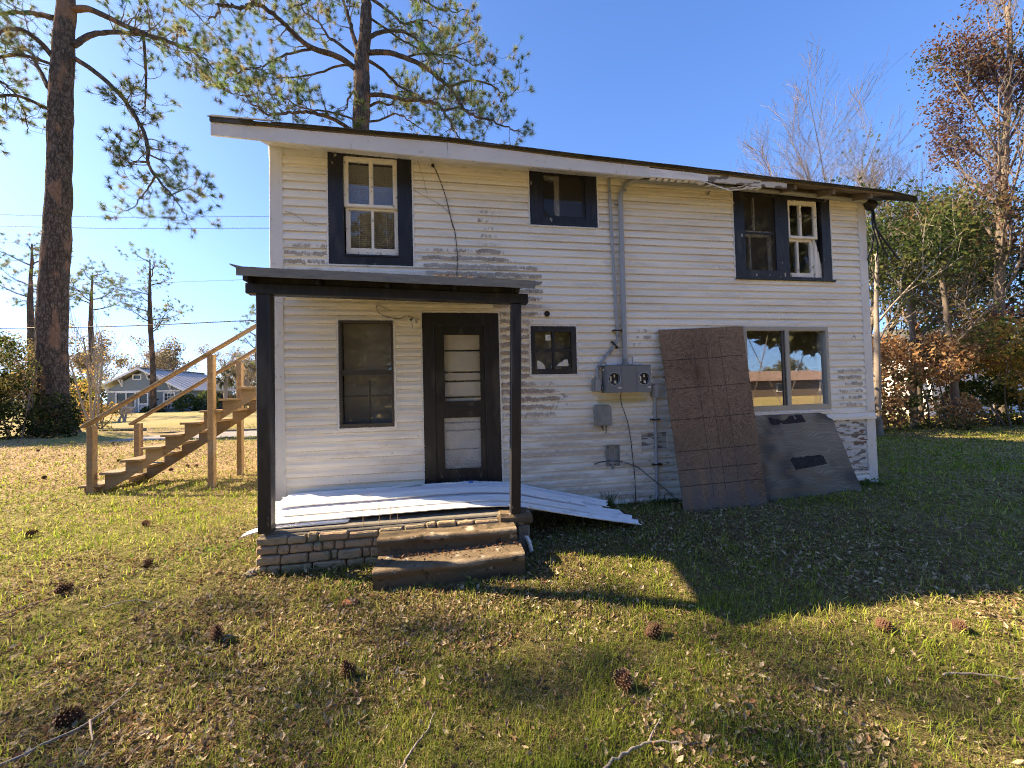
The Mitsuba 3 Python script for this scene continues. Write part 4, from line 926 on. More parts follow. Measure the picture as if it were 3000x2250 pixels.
part(M, 'hub_screw', cat([cyl((x_, -0.08, 1.9325), (x_, -0.08, 1.947), 0.006, 8) for x_ in (4.165, 4.29, 4.11)]), 'meter_dark')

cn = thing('thin_conduit', 'thin grey conduit running down the wall and bending to the meter box', 'conduit')
part(cn, 'pipe', tube(curve([(4.090, -0.042, 4.50), (4.094, -0.042, 4.2), (4.115, -0.042, 3.3), (4.138, -0.042, 2.40), (4.144, -0.042, 2.31), (4.118, -0.042, 2.225), (4.037, -0.042, 2.119), (3.886, -0.045, 1.955), (3.852, -0.05, 1.885), (3.843, -0.055, 1.80), (3.843, -0.058, 1.758)], 6), 0.0185, 12), 'conduit_grey', smooth=60)
for p0, p1 in (((4.146, -0.042, 2.345), (4.146, -0.042, 2.295)), ((4.045, -0.043, 2.128), (4.01, -0.043, 2.09)), ((3.875, -0.047, 1.935), (3.856, -0.049, 1.895)), ((4.094, -0.042, 4.225), (4.094, -0.042, 4.205))):
    part(cn, 'coupling', cyl(p0, p1, 0.0225, 14), 'galvanized', smooth=40)
part(cn, 'strap', cat([frame((4.085, -0.050, 2.385), (4.19, -0.050, 2.39), 0.03, 0.014), cbx(4.075, 4.095, -0.07, -0.015, 2.376, 2.398, .003), cbx(4.185, 4.205, -0.07, -0.015, 2.38, 2.40, .003)]), 'wire_dark')
part(cn, 'strap', cat([frame((4.06, -0.055, 2.235), (4.125, -0.055, 2.165), 0.04, 0.014), cbx(4.05, 4.07, -0.075, -0.015, 2.228, 2.246, .003), cbx(4.118, 4.136, -0.075, -0.015, 2.152, 2.17, .003)]), 'wire_dark')
part(cn, 'elbow_box', cat([cbx(3.772, 3.868, -0.095, -0.020, 1.602, 1.757, .006)]), 'galvanized')
part(cn, 'elbow_cover', cbx(3.795, 3.868, -0.101, -0.0955, 1.606, 1.757, .002), 'conduit_grey')
part(cn, 'nipple', cat([cyl((3.869, -0.06, 1.64), (3.914, -0.06, 1.64), 0.022, 14), cyl((3.885, -0.06, 1.64), (3.905, -0.06, 1.64), 0.03, 8)]), 'galvanized')

ms = thing('service_conduit', 'thick grey electrical conduit rising from the meter box and bending along the eave', 'conduit')
part(ms, 'pipe', tube(curve([(4.228, -0.056, 1.956), (4.229, -0.056, 2.6), (4.233, -0.056, 3.5), (4.236, -0.056, 4.07), (4.245, -0.056, 4.17), (4.275, -0.056, 4.25), (4.34, -0.056, 4.33), (4.46, -0.056, 4.375), (4.7, -0.056, 4.385), (5.6, -0.056, 4.375), (6.8, -0.056, 4.352), (8.0, -0.056, 4.312), (8.10, -0.058, 4.305)], 6), 0.0315, 16), 'conduit_grey', smooth=60)
part(ms, 'coupling', cyl((4.229, -0.056, 1.957), (4.229, -0.056, 2.02), 0.038, 18), 'galvanized', smooth=40)
part(ms, 'clamp', cat([cyl((4.262, -0.11, 4.235), (4.30, -0.10, 4.205), 0.010, 8), cyl((4.24, -0.11, 4.30), (4.265, -0.10, 4.285), 0.010, 8), frame((4.16, -0.03, 4.055), (4.232, -0.03, 4.055), 0.02, 0.016)]), 'galvanized')
part(ms, 'clamp', cat([frame((7.40, -0.03, 4.275), (7.44, -0.03, 4.31), 0.02, 0.016), frame((5.53, -0.03, 4.27), (5.56, -0.03, 4.32), 0.02, 0.016)]), 'galvanized')
wh = [(0.0, .034), (0.03, .055), (0.09, .075), (0.14, .072), (0.165, .045), (0.17, .02)]
part(ms, 'weatherhead', lathe(np.array(wh), (8.09, -0.06, 4.308), (0.80, -0.02, -0.58), 16), 'meter_dark', smooth=40)
for j, pts in enumerate(([(8.17, -0.07, 4.22), (8.165, -0.08, 4.13), (8.155, -0.08, 4.0), (8.20, -0.07, 3.85), (8.262, -0.06, 3.69), (8.265, -0.05, 3.55), (8.245, -0.04, 3.43)], [(8.19, -0.07, 4.22), (8.20, -0.08, 4.12), (8.205, -0.08, 4.02), (8.25, -0.07, 3.88), (8.33, -0.06, 3.7), (8.41, -0.05, 3.57), (8.455, -0.05, 3.49)], [(8.195, -0.06, 4.22), (8.205, -0.06, 4.1), (8.22, -0.06, 4.0), (8.29, -0.06, 3.86), (8.42, -0.06, 3.7), (8.54, -0.06, 3.56), (8.615, -0.06, 3.47)], [(8.20, -0.05, 3.82), (8.20, -0.05, 3.72), (8.17, -0.05, 3.62), (8.11, -0.05, 3.50), (8.08, -0.05, 3.44)])):
    part(ms, 'service_wire', tube(curve(pts, 5), 0.0085 if j != 2 else 0.0125, 7), 'rubber', smooth=True)

c3 = thing('lower_conduit', 'grey conduit dropping from the right of the meter box into the weeds', 'conduit')
part(c3, 'elbow_box', cbx(4.578, 4.640, -0.09, -0.022, 1.515, 1.672, .005), 'galvanized')
part(c3, 'elbow_cover', cbx(4.6005, 4.664, -0.098, -0.0905, 1.513, 1.676, .002), 'conduit_grey')
part(c3, 'pipe', tube(curve([(4.628, -0.05, 1.512), (4.627, -0.05, 1.2), (4.622, -0.05, 0.7), (4.616, -0.05, 0.40), (4.613, -0.05, 0.27), (4.604, -0.05, 0.20), (4.58, -0.05, 0.14), (4.55, -0.05, 0.08)], 6), 0.0185, 12), 'conduit_grey', smooth=60)
part(c3, 'coupling', cat([cyl((4.628, -0.05, 1.47), (4.628, -0.05, 1.513), 0.026, 14), cyl((4.6155, -0.05, 0.38), (4.6125, -0.05, 0.255), 0.0205, 12)]), 'conduit_grey', smooth=40)
for z_ in (1.215, 0.632):
    part(c3, 'strap', cat([frame((4.575, -0.058, z_), (4.675, -0.058, z_), 0.032, 0.014), cbx(4.565, 4.583, -0.078, -0.015, z_ - .009, z_ + .009, .003), cbx(4.668, 4.686, -0.078, -0.015, z_ - .009, z_ + .009, .003)]), 'wire_dark')

ub = thing('utility_box', 'weathered galvanized utility box with a hinged cover and torn cables beneath', 'utility box')
v, f = ext_xz(Polygon([(3.790, 1.168), (3.985, 1.168), (3.998, 1.183), (3.998, 1.398), (3.968, 1.424), (3.79, 1.424)]), -0.098, -0.016); part(ub, 'box', (v, f), 'galvanized')
part(ub, 'lid', cat([cbx(3.786, 3.972, -0.105, -0.016, 1.4245, 1.4315, .002), cbx(3.808, 3.99, -0.104, -0.0985, 1.176, 1.41, .002)]), 'galvanized')
part(ub, 'cable_stub', cat([tube([(3.88, -0.06, 1.168), (3.885, -0.062, 1.145), (3.895, -0.06, 1.125), (3.90, -0.06, 1.10)], [.012, .012, .008, .002], 7), tube([(3.935, -0.07, 1.168), (3.930, -0.075, 1.11), (3.924, -0.075, 1.06)], [.006, .006, .003], 7), tube([(3.955, -0.06, 1.168), (3.965, -0.06, 1.15)], .005, 6)]), 'wire_dark')
eb = thing('empty_socket_plate', 'empty galvanized meter base plate low on the wall', 'utility plate')
part(eb, 'plate', cat([cbx(3.936, 4.118, -0.024, -0.0155, 0.632, 0.902, .003), cbx(3.93, 4.124, -0.05, -0.0155, 0.9025, 0.911, .002), bx(3.936, 3.943, -0.045, -0.0245, 0.65, 0.90), bx(4.111, 4.118, -0.045, -0.0245, 0.65, 0.90)]), 'galvanized')
part(eb, 'bracket', cat([bx(3.985, 3.993, -0.034, -0.0245, 0.80, 0.87), bx(4.05, 4.058, -0.034, -0.0245, 0.80, 0.87), bx(3.985, 4.058, -0.034, -0.0245, 0.872, 0.88), bx(3.99, 4.06, -0.03, -0.0245, 0.668, 0.72)]), 'conduit_grey')
part(eb, 'bolt_hole', cat([cyl((x_, -0.027, z_), (x_, -0.0246, z_), 0.008, 10) for x_, z_ in ((3.965, .875), (4.075, .875), (3.998, .655), (4.055, .655))]), 'meter_dark')
part(eb, 'lug', cyl((4.025, -0.03, 0.60), (4.025, -0.03, 0.634), 0.016, 12), 'galvanized')

vp = thing('vent_pipe', 'short dark vent pipe stub above the small four-pane window', 'vent')
tt = np.linspace(0, 2 * np.pi, 25)
part(vp, 'rim', tube(np.stack([3.208 + .034 * np.cos(tt), 0 * tt - .03, 2.601 + .034 * np.sin(tt)], 1), 0.004, 6, False), 'cone_scale', smooth=True)
part(vp, 'tube', tube([(3.208, -0.03, 2.601), (3.208, -0.005, 2.601)], 0.036, 20, False), 'cone_scale', smooth=True)
part(vp, 'bore', cyl((3.208, -0.0235, 2.601), (3.208, -0.0215, 2.601), 0.034, 20), 'meter_dark')
lp = thing('light_socket', 'bare white porch light base with dangling wire left of the door', 'light fixture')
part(lp, 'base', rough(cat([cyl((1.525, -0.018, 2.505), (1.525, -0.035, 2.505), 0.048, 18), cbx(1.55, 1.585, -0.05, -0.016, 2.46, 2.53, .006)]), 0.004, 20, 3), 'sash_paint')
part(lp, 'socket', cat([cyl((1.535, -0.036, 2.51), (1.535, -0.062, 2.51), 0.017, 14)]), 'conduit_grey')
part(lp, 'socket_hole', cyl((1.535, -0.0625, 2.51), (1.535, -0.0635, 2.51), 0.012, 12), 'meter_dark')
part(lp, 'wire', cat([tube(curve(np.array([(1.14, 2.68), (1.155, 2.61), (1.20, 2.57), (1.27, 2.54), (1.38, 2.522), (1.43, 2.535), (1.48, 2.558), (1.56, 2.535), (1.60, 2.48)])[:, [0, 0, 1]] * [1, 0, 1] + [0, -0.035, 0], 5), 0.0042, 6), tube(curve([(1.14, -.035, 2.68), (1.2, -.05, 2.665), (1.26, -.04, 2.63), (1.31, -.035, 2.625)], 4), 0.003, 5), tube(curve([(1.54, -.05, 2.47), (1.55, -.05, 2.44), (1.548, -.04, 2.41)], 4), 0.003, 5)]), 'wire_dark')
def cable(name, pts, r, label, mat='wire_dark', n=6):
    pts = [(a_, b_ - 0.007, c_) for a_, b_, c_ in pts]
    return single(name, tube(curve(pts, n), r, 6), mat, label, 'cable', smooth=True)
ck = thing('eave_cable', 'thin dark cable hanging from a round hole near the eave down to the porch roof', 'cable')
part(ck, 'cable', tube(curve([(1.83, -0.02, 4.41), (1.88, -0.035, 4.30), (1.96, -0.03, 4.07), (2.01, -0.03, 3.86), (2.05, -0.03, 3.67), (2.075, -0.03, 3.6), (2.10, -0.03, 3.29), (2.083, -0.03, 3.04)], 6), 0.0052, 6), 'wire_dark', smooth=True)
part(ck, 'hole_plug', cyl((1.825, -0.012, 4.412), (1.825, -0.028, 4.412), 0.019, 14), 'wire_dark')
cable('dead_vine', [(1.63, -0.018, 4.49), (1.665, -0.022, 4.38), (1.70, -0.02, 4.27), (1.73, -0.02, 4.14), (1.755, -0.02, 4.03)], 0.003, 'thin dry vine stem on the wall right of the left upper window', 'wire_thin')
cable('dead_vine', [(1.585, -0.02, 4.095), (1.70, -0.022, 4.03), (1.86, -0.022, 3.95), (1.95, -0.02, 3.89), (2.02, -0.02, 3.80), (2.075, -0.02, 3.62)], 0.0032, 'dry vine stem running from the left upper window to the eave cable', 'wire_thin')
cable('dead_vine', [(0.15, -0.018, 3.76), (0.24, -0.022, 3.73), (0.31, -0.022, 3.68), (0.37, -0.02, 3.64), (0.49, -0.02, 3.60)], 0.003, 'dry vine stem on the siding left of the left upper window', 'wire_thin')
cable('meter_cable', [(4.13, -0.10, 1.585), (4.14, -0.07, 1.50), (4.165, -0.05, 1.41), (4.235, -0.045, 1.20), (4.272, -0.04, 0.97), (4.292, -0.04, 0.74), (4.31, -0.04, 0.52), (4.312, -0.045, 0.3), (4.31, -0.05, 0.14)], 0.0055, 'black cable hanging from under the meter box to the ground')
cable('ground_cable', [(3.77, -0.03, 0.675), (3.84, -0.05, 0.70), (3.93, -0.07, 0.715), (4.02, -0.07, 0.71), (4.11, -0.06, 0.70), (4.22, -0.05, 0.665), (4.36, -0.05, 0.605), (4.48, -0.06, 0.50), (4.60, -0.08, 0.40), (4.72, -0.1, 0.30), (4.83, -0.11, 0.18), (4.88, -0.12, 0.11)], 0.0058, 'dark cable looping from the empty meter base down towards the strand board')

# ---------------------------------------------------------------- wooden stairs
ST_ = thing('wooden_stairs', 'bare timber outdoor stairs with two handrails rising to the left side of the house', 'stairs')
x0s, z0s, run, rise = -4.02, 0.275, 0.2945, 0.1955
nst = 13
for j in range(nst):
    x_, z_ = x0s + j * run, z0s + j * rise
    part(ST_, 'tread', cbx(x_, x_ + run + 0.012, 2.625, 3.665, z_ - 0.038, z_, .004), 'treated_wood')
slope = rise / run
def stringer(y0):
    pts = []
    for j in range(nst):
        x_, z_ = x0s + j * run + 0.028, z0s + j * rise - 0.0385
        pts += [(x_, z_ - (rise if j else 0.25)), (x_, z_)] if j else [(x_, 0.02), (x_, z_)]
        if j == nst - 1: pts.append((x_ + run, z_))
    xe = x0s + nst * run + 0.028
    low = lambda x: 0.02 + (x - (-3.87)) * slope
    pts += [(xe, low(xe)), (-3.87, 0.02)]
    return ext_xz(Polygon(pts).buffer(0), y0, y0 + 0.04)
for y_ in (2.705, 3.60): part(ST_, 'stringer', stringer(y_), 'treated_wood')
part(ST_, 'newel_post', cbx(-3.885, -3.795, 2.60, 2.70, 0.02, 1.235, .005), 'treated_wood')
part(ST_, 'newel_post', cbx(-2.115, -2.025, 2.60, 2.70, 0.0, 2.40, .005), 'treated_wood')
part(ST_, 'newel_post', cbx(-3.945, -3.855, 3.645, 3.745, 0.02, 1.215, .005), 'treated_wood')
part(ST_, 'newel_post', cbx(-2.18, -2.09, 3.645, 3.745, 0.03, 2.36, .005), 'treated_wood')
part(ST_, 'newel_post', cbx(-0.30, -0.21, 2.60, 2.70, 0.05, 3.56, .005), 'treated_wood')
part(ST_, 'newel_post', cbx(-0.30, -0.21, 3.645, 3.745, 0.05, 3.52, .005), 'treated_wood')
part(ST_, 'handrail', frame((-3.97, 2.65, 1.225), (-0.12, 2.65, 1.225 + 3.85 * 0.645), 0.10, 0.042), 'treated_wood')
part(ST_, 'handrail', frame((-4.03, 3.695, 1.20), (-0.12, 3.695, 1.20 + 3.91 * 0.645), 0.10, 0.042), 'treated_wood')
# ---------------------------------------------------------------- trees and plants
def unit(v): return v / (np.linalg.norm(v, axis=-1, keepdims=True) + 1e-12)
def tufts(pos, dirs, n, lo, hi, w, rng, spread=0.9):
    """Needle tufts: n thin triangles from each point."""
    m = len(pos)
    d = unit(rng.normal(size=(m, n, 3)) * spread + dirs[:, None] * 0.95)
    L = rng.uniform(lo, hi, (m, n, 1))
    o = pos[:, None] - dirs[:, None] * rng.uniform(0, 0.10, (m, n, 1))
    s = unit(np.cross(d, rng.normal(size=(m, n, 3)))) * w / 2
    tip = o + d * L - np.array([0, 0, 0.10]) * L * L / hi
    v = np.stack([o - s, o + s, tip], 2).reshape(-1, 3)
    return v, np.arange(len(v)).reshape(-1, 3)
def leaf_cards(pos, size, rng, aspect=0.55, droop=0.3):
    n = len(pos)
    d = unit(rng.normal(size=(n, 3)) - [0, 0, droop]); s = unit(np.cross(d, rng.normal(size=(n, 3))))
    L = size[:, None] if np.ndim(size) else size
    up = np.cross(d, s)
    v = np.stack([pos - d * L / 2, pos + s * L * aspect / 2 + up * L * .08, pos + d * L / 2, pos - s * L * aspect / 2 + up * L * .08], 1).reshape(-1, 3)
    k = np.arange(n)[:, None] * 4
    return v, np.concatenate([k + [0, 1, 2], k + [0, 2, 3]])
def rep(c, k): return np.repeat(c, k, axis=0)
def tone(base, n, rng, lo=0.7, hi=1.3, hue=0.12):
    base = np.asarray(base, float)
    return base[rng.integers(0, len(base), n)] * rng.uniform(lo, hi, (n, 1)) * (1 + rng.normal(0, hue, (n, 3)) * [1, .6, .6]).clip(.5, 1.6)
NEEDLE = [[0.13, 0.18, 0.055], [0.09, 0.145, 0.05], [0.19, 0.23, 0.08], [0.24, 0.22, 0.10]]

def knobbly(pts, rad, rng, amp=0.12, n=6, dens=6):
    p = curve(pts, dens); m = len(p)
    p = p + rng.normal(0, amp, (m, 3)) * np.linspace(0, 1, m)[:, None] * 0.5
    return p, np.interp(np.linspace(0, 1, m), np.linspace(0, 1, len(rad)), rad)

def sub_twigs(rng, p, r, start, every, length, lift, out, tips, depth=1, thin=0.45):
    """Twigs along a limb p; appended to out, and their ends to tips."""
    L = np.concatenate([[0], np.cumsum(np.linalg.norm(np.diff(p, axis=0), axis=1))])
    s = start * L[-1]
    while s < L[-1]:
        i = min(np.searchsorted(L, s), len(p) - 1)
        q = p[i]; t = unit(p[min(i + 1, len(p) - 1)] - p[max(i - 1, 0)])
        side = unit(np.cross(t, rng.normal(size=3)))
        d = unit(t * rng.uniform(0.2, 0.8) + side * rng.uniform(0.5, 1.0) + [0, 0, rng.normal(0.05, 0.25)])
        ln = length * rng.uniform(0.45, 1.15)
        k = 6; pts = [q]
        for j in range(k):
            d = unit(d + [0, 0, lift * (j / k)] + rng.normal(0, 0.20, 3)); pts.append(pts[-1] + d * ln / k)
        pts = np.array(pts)
        r0 = max(min(r[i] * thin, 0.03), 0.008)
        out.append((pts, np.linspace(r0, 0.006, len(pts))))
        tips.append((pts[-1], d)); 
        if depth > 0:
            sub_twigs(rng, pts, np.linspace(r0, 0.006, len(pts)), 0.35, ln * 0.26, length * 0.42, lift, out, tips, depth - 1, thin)
        s += every * rng.uniform(0.5, 1.5)
    tips.append((p[-1], unit(p[-1] - p[-2])))

def pine(name, label, trunk, trad, limbs, lrad, seed, every=0.42, length=1.15, needles=26, nl=(0.13, 0.24), nw=0.0075, cat_='tree', group=None, start=0.28, cones=0):
    rng = np.random.default_rng(seed)
    k = thing(name, label, cat_, group)
    tp, tr = knobbly(trunk, trad, rng, 0.03, 14, 7)
    v, f = tube(tp, tr, 18)
    v = v + (meshkit.fbm(v * [2.2, 2.2, 1.1], 3, seed)[:, None] - .5) * 0.10 * unit(v - np.c_[np.interp(v[:, 2], tp[:, 2], tp[:, 0]), np.interp(v[:, 2], tp[:, 2], tp[:, 1]), v[:, 2]])
    part(k, 'trunk', (v, f), 'pine_bark', smooth=True)
    tw, tips = [], []
    for j, lb in enumerate(limbs):
        lb = np.array(lb, float)
        r0 = 0.82 * lrad[j] if j < len(lrad) else 0.05
        p, r = knobbly(lb, (r0, r0 * .75, r0 * .5, 0.014), rng, 0.07, 7, 6)
        part(k, 'limb', tube(p, r, 7), 'pine_bark', smooth=True)
        sub_twigs(rng, p, r, start if len(lb) > 3 else 0.15, every, length, 0.28, tw, tips, 1)
    part(k, 'twigs', cat([tube(p, r, 4, False) for p, r in tw]), 'twig_bark', kind='stuff')
    pos = np.array([t[0] for t in tips]); d = np.array([t[1] for t in tips])
    nv, nf = tufts(pos, d, needles, nl[0], nl[1], nw, rng)
    base = tone(NEEDLE, len(pos), rng)
    part(k, 'needles', (nv, nf), 'foliage', color=rep(base, needles * 3), kind='stuff')
    if cones:
        sel = rng.choice(len(pos), cones, replace=False)
        cs = []
        for i in sel:
            o = pos[i] - d[i] * 0.12 + rng.normal(0, .05, 3)
            cs.append(tube([o, o + [0.01, 0, -.03], o + [0.015, 0, -.07], o + [.02, 0, -.10]], [.02, .04, .032, .008], 6))
        part(k, 'hanging_cones', cat(cs), 'cone_scale', kind='stuff')
    return k
PL = [[(-14.28, 15.0, 19.35), (-13.25, 14.6, 19.04), (-11.36, 14.2, 18.01), (-9.85, 13.8, 17.35), (-8.62, 13.4, 16.68), (-7.43, 13.0, 15.66)],
[(-14.31, 15.0, 17.68), (-13.88, 15.4, 18.61), (-12.87, 15.8, 19.23), (-11.78, 16.2, 19.48), (-10.39, 16.6, 19.24), (-9.98, 17.0, 18.91)],
[(-14.27, 15.0, 17.11), (-13.35, 14.85, 16.46), (-12.34, 14.7, 15.49), (-11.69, 14.55, 14.6), (-11.14, 14.4, 13.6), (-10.86, 14.25, 12.59), (-10.76, 14.1, 12.1), (-10.4, 13.95, 11.42), (-9.68, 13.8, 10.57), (-9.33, 13.65, 10.11), (-8.88, 13.5, 9.36)],
[(-14.98, 15.0, 18.82), (-16.3, 15.5, 19.39), (-18.0, 16.0, 19.62), (-19.55, 16.5, 19.46)],
[(-14.97, 15.0, 16.93), (-15.34, 14.62, 17.48), (-15.66, 14.25, 17.54), (-15.95, 13.88, 16.99), (-16.35, 13.5, 15.82)],
[(-15.23, 15.0, 15.64), (-16.32, 15.83, 17.06), (-17.53, 16.67, 18.54), (-19.24, 17.5, 18.85)],
[(-15.0, 15.0, 16.7), (-16.4, 15.0, 17.0), (-17.69, 15.0, 16.4), (-17.14, 15.12, 15.84), (-16.66, 15.25, 15.37), (-16.42, 15.38, 14.44), (-16.44, 15.5, 13.89)],
[(-11.08, 14.3, 17.9), (-11.18, 14.6, 16.4), (-11.37, 14.8, 15.51), (-11.55, 15.0, 14.95), (-11.96, 15.0, 15.17)],
[(-10.85, 14.2, 12.5), (-10.6, 14.6, 12.48), (-10.3, 15.0, 12.1), (-10.0, 15.1, 11.7)],
[(-14.46, 15.0, 21.03), (-13.72, 15.67, 22.11), (-12.26, 16.33, 22.39), (-11.04, 17.0, 22.08), (-9.4, 17.3, 20.6)],
[(-14.55, 15.0, 21.01), (-15.24, 14.5, 20.76), (-16.09, 14.0, 19.65), (-17.2, 13.8, 19.0)],
[(-10.76, 14.1, 12.1), (-11.4, 14.3, 12.2), (-11.89, 14.7, 12.17), (-12.29, 14.4, 12.16)],
[(-10.4, 14.0, 11.5), (-11.0, 14.6, 11.4), (-11.67, 15.17, 11.17), (-12.34, 15.33, 10.46), (-12.83, 15.5, 10.62)],
[(-15.0, 15.0, 14.6), (-16.2, 14.6, 14.9), (-17.3, 14.3, 14.0), (-17.8, 14.1, 12.9)], [(-9.68, 13.8, 10.57), (-9.1, 13.9, 10.9), (-8.5, 14.0, 10.7)]]
k_ = [(-14.93, 15.0, 0.25), (-14.96, 15.0, 0.9), (-14.99, 15.0, 1.9), (-15.06, 15.0, 5.14), (-14.9, 15.0, 8.62), (-14.81, 15.0, 11.72), (-14.79, 15.0, 14.43), (-14.71, 15.0, 17.17), (-14.58, 15.0, 19.73), (-14.47, 15.0, 22.3), (-14.42, 15.0, 26.0)]
pine('pine_tree', 'huge thick-trunked pine at the left edge, its trunk rising from the dark hedge', k_, (0.85, 0.58, 0.50, 0.48, 0.45, 0.39, 0.40, 0.36, 0.30, 0.2, 0.06), PL, (0.17, 0.15, 0.13, 0.15, 0.14, 0.12, .08, .07, .05, .12, .1, .04, .05, .09, .04), 31, every=0.22, length=1.3, needles=42, nl=(0.18, 0.32), nw=0.015)
PB = [[(-1.39, 11.5, 15.79), (-1.65, 11.65, 16.61), (-1.86, 11.8, 17.59), (-2.07, 11.95, 18.38), (-2.22, 12.1, 19.52)],
[(-1.3, 11.5, 14.9), (-2.06, 11.28, 15.29), (-3.03, 11.06, 15.38), (-3.51, 10.84, 15.55), (-4.02, 10.62, 15.93), (-4.72, 10.4, 16.26), (-4.98, 10.18, 15.85), (-5.33, 9.96, 15.61), (-5.61, 9.74, 15.4), (-5.64, 9.52, 14.79), (-5.85, 9.3, 14.22)],
[(-3.0, 11.1, 15.4), (-3.68, 11.2, 15.27), (-4.28, 11.1, 14.89), (-4.64, 10.9, 14.37), (-5.08, 10.7, 14.03), (-5.61, 10.5, 13.56)],
[(-1.1, 11.5, 16.4), (-0.63, 11.83, 17.05), (0.09, 12.17, 17.54), (0.65, 12.5, 17.72), (1.37, 12.83, 17.47), (1.92, 13.17, 17.25), (2.72, 13.5, 17.49)],
[(-1.2, 11.5, 15.8), (-0.26, 11.3, 15.75), (0.49, 11.1, 15.44), (1.24, 10.9, 15.0), (1.85, 10.7, 14.39), (2.33, 10.5, 13.83), (2.67, 10.3, 13.08), (3.02, 10.1, 12.6), (3.78, 9.9, 12.28), (4.41, 9.7, 11.89), (4.85, 9.5, 11.67)],
[(-1.25, 11.5, 15.6), (-0.53, 11.8, 15.43), (0.06, 12.1, 15.08), (0.68, 12.4, 15.04), (0.96, 12.7, 15.09), (1.52, 13.0, 14.95)],
[(-1.3, 11.5, 14.0), (-0.46, 11.25, 13.91), (0.47, 11.0, 13.62), (1.64, 10.75, 13.42), (2.12, 10.5, 12.68), (2.52, 10.25, 11.79), (2.81, 10.0, 11.44)],
[(-1.3, 11.5, 13.4), (-0.67, 11.75, 13.98), (-0.27, 12.0, 14.08), (0.1, 12.25, 14.86), (0.54, 12.5, 15.17)],
[(-1.4, 11.5, 12.3), (-2.26, 11.27, 12.7), (-2.83, 11.04, 12.73), (-3.31, 10.81, 12.61), (-3.99, 10.59, 12.31), (-4.42, 10.36, 12.08), (-4.68, 10.13, 12.17), (-4.93, 9.9, 12.19)],
[(-1.3, 11.5, 15.4), (-2.36, 11.8, 16.4), (-2.74, 12.1, 16.83), (-3.19, 12.4, 17.66), (-3.9, 12.7, 18.41), (-4.13, 13.0, 19.17), (-4.61, 13.3, 19.84)],
[(-1.1, 11.5, 17.4), (-0.3, 11.7, 17.1), (0.43, 11.9, 16.85), (1.39, 12.1, 16.74), (2.41, 12.3, 17.19), (3.48, 12.5, 17.94)],
[(2.2, 10.6, 14.0), (3.03, 10.9, 14.6), (3.92, 11.3, 14.9), (4.41, 11.5, 14.8), (4.71, 11.8, 14.8), (5.25, 12.0, 15.3)],
[(2.0, 10.6, 13.0), (2.6, 11.0, 13.5), (2.94, 11.4, 13.7), (3.57, 11.8, 13.8)],
[(-1.3, 11.5, 14.6), (-1.77, 11.23, 13.6), (-1.77, 10.97, 13.02), (-2.05, 10.7, 12.67)],
[(-1.1, 11.5, 18.3), (0.0, 11.2, 17.3), (0.47, 11.0, 16.79), (1.29, 10.5, 16.54), (2.01, 10.0, 15.71)],
[(-1.1, 11.5, 18.6), (0.15, 11.88, 19.17), (1.23, 12.25, 19.17), (2.17, 12.62, 19.19), (3.19, 13.0, 19.79)],
[(-1.1, 11.5, 18.7), (-2.41, 11.0, 17.71), (-3.16, 10.5, 16.59), (-3.62, 10.0, 15.78)],
[(-1.3, 11.5, 15.0), (-2.09, 11.87, 15.51), (-3.41, 12.23, 15.27), (-4.76, 12.6, 15.3), (-6.12, 12.97, 15.85), (-7.39, 13.33, 15.48), (-8.19, 13.7, 15.41)],
[(-1.35, 11.5, 12.9), (-2.4, 11.4, 13.1), (-3.54, 11.5, 13.25), (-4.3, 11.7, 13.71), (-5.18, 11.9, 14.03), (-6.02, 12.1, 13.97), (-6.85, 12.3, 14.17)],
[(0.46, 11.1, 15.45), (1.23, 11.2, 15.8), (2.37, 11.1, 15.76), (3.38, 10.9, 15.31), (4.13, 10.7, 15.49)],
[(-1.3, 11.5, 12.9), (-0.69, 11.8, 13.23), (-0.03, 12.1, 13.78), (0.59, 12.4, 13.71), (1.23, 12.7, 13.48)]]
k_ = [(-1.5, 11.5, 0.1), (-1.48, 11.5, 4.0), (-1.43, 11.5, 8.98), (-1.37, 11.5, 12.53), (-1.3, 11.5, 13.86), (-1.31, 11.5, 14.76), (-1.27, 11.5, 15.74), (-1.13, 11.5, 16.74), (-1.11, 11.5, 18.05), (-1.13, 11.5, 19.36), (-1.13, 11.5, 21.5)]
pine('pine_tree', 'spreading pine behind the house whose crown shows above the left half of the roof', k_, (0.5, 0.40, 0.36, 0.34, 0.32, 0.30, 0.26, 0.23, 0.2, 0.17, 0.08), PB, (0.13, 0.14, .06, .11, .13, .09, .11, .07, .10, .08, .06, .06, .05, .06, .08, .08, .06, .06, .05, .05), 32, every=0.20, length=1.05, needles=42, nl=(0.15, 0.28), nw=0.013, cones=60)

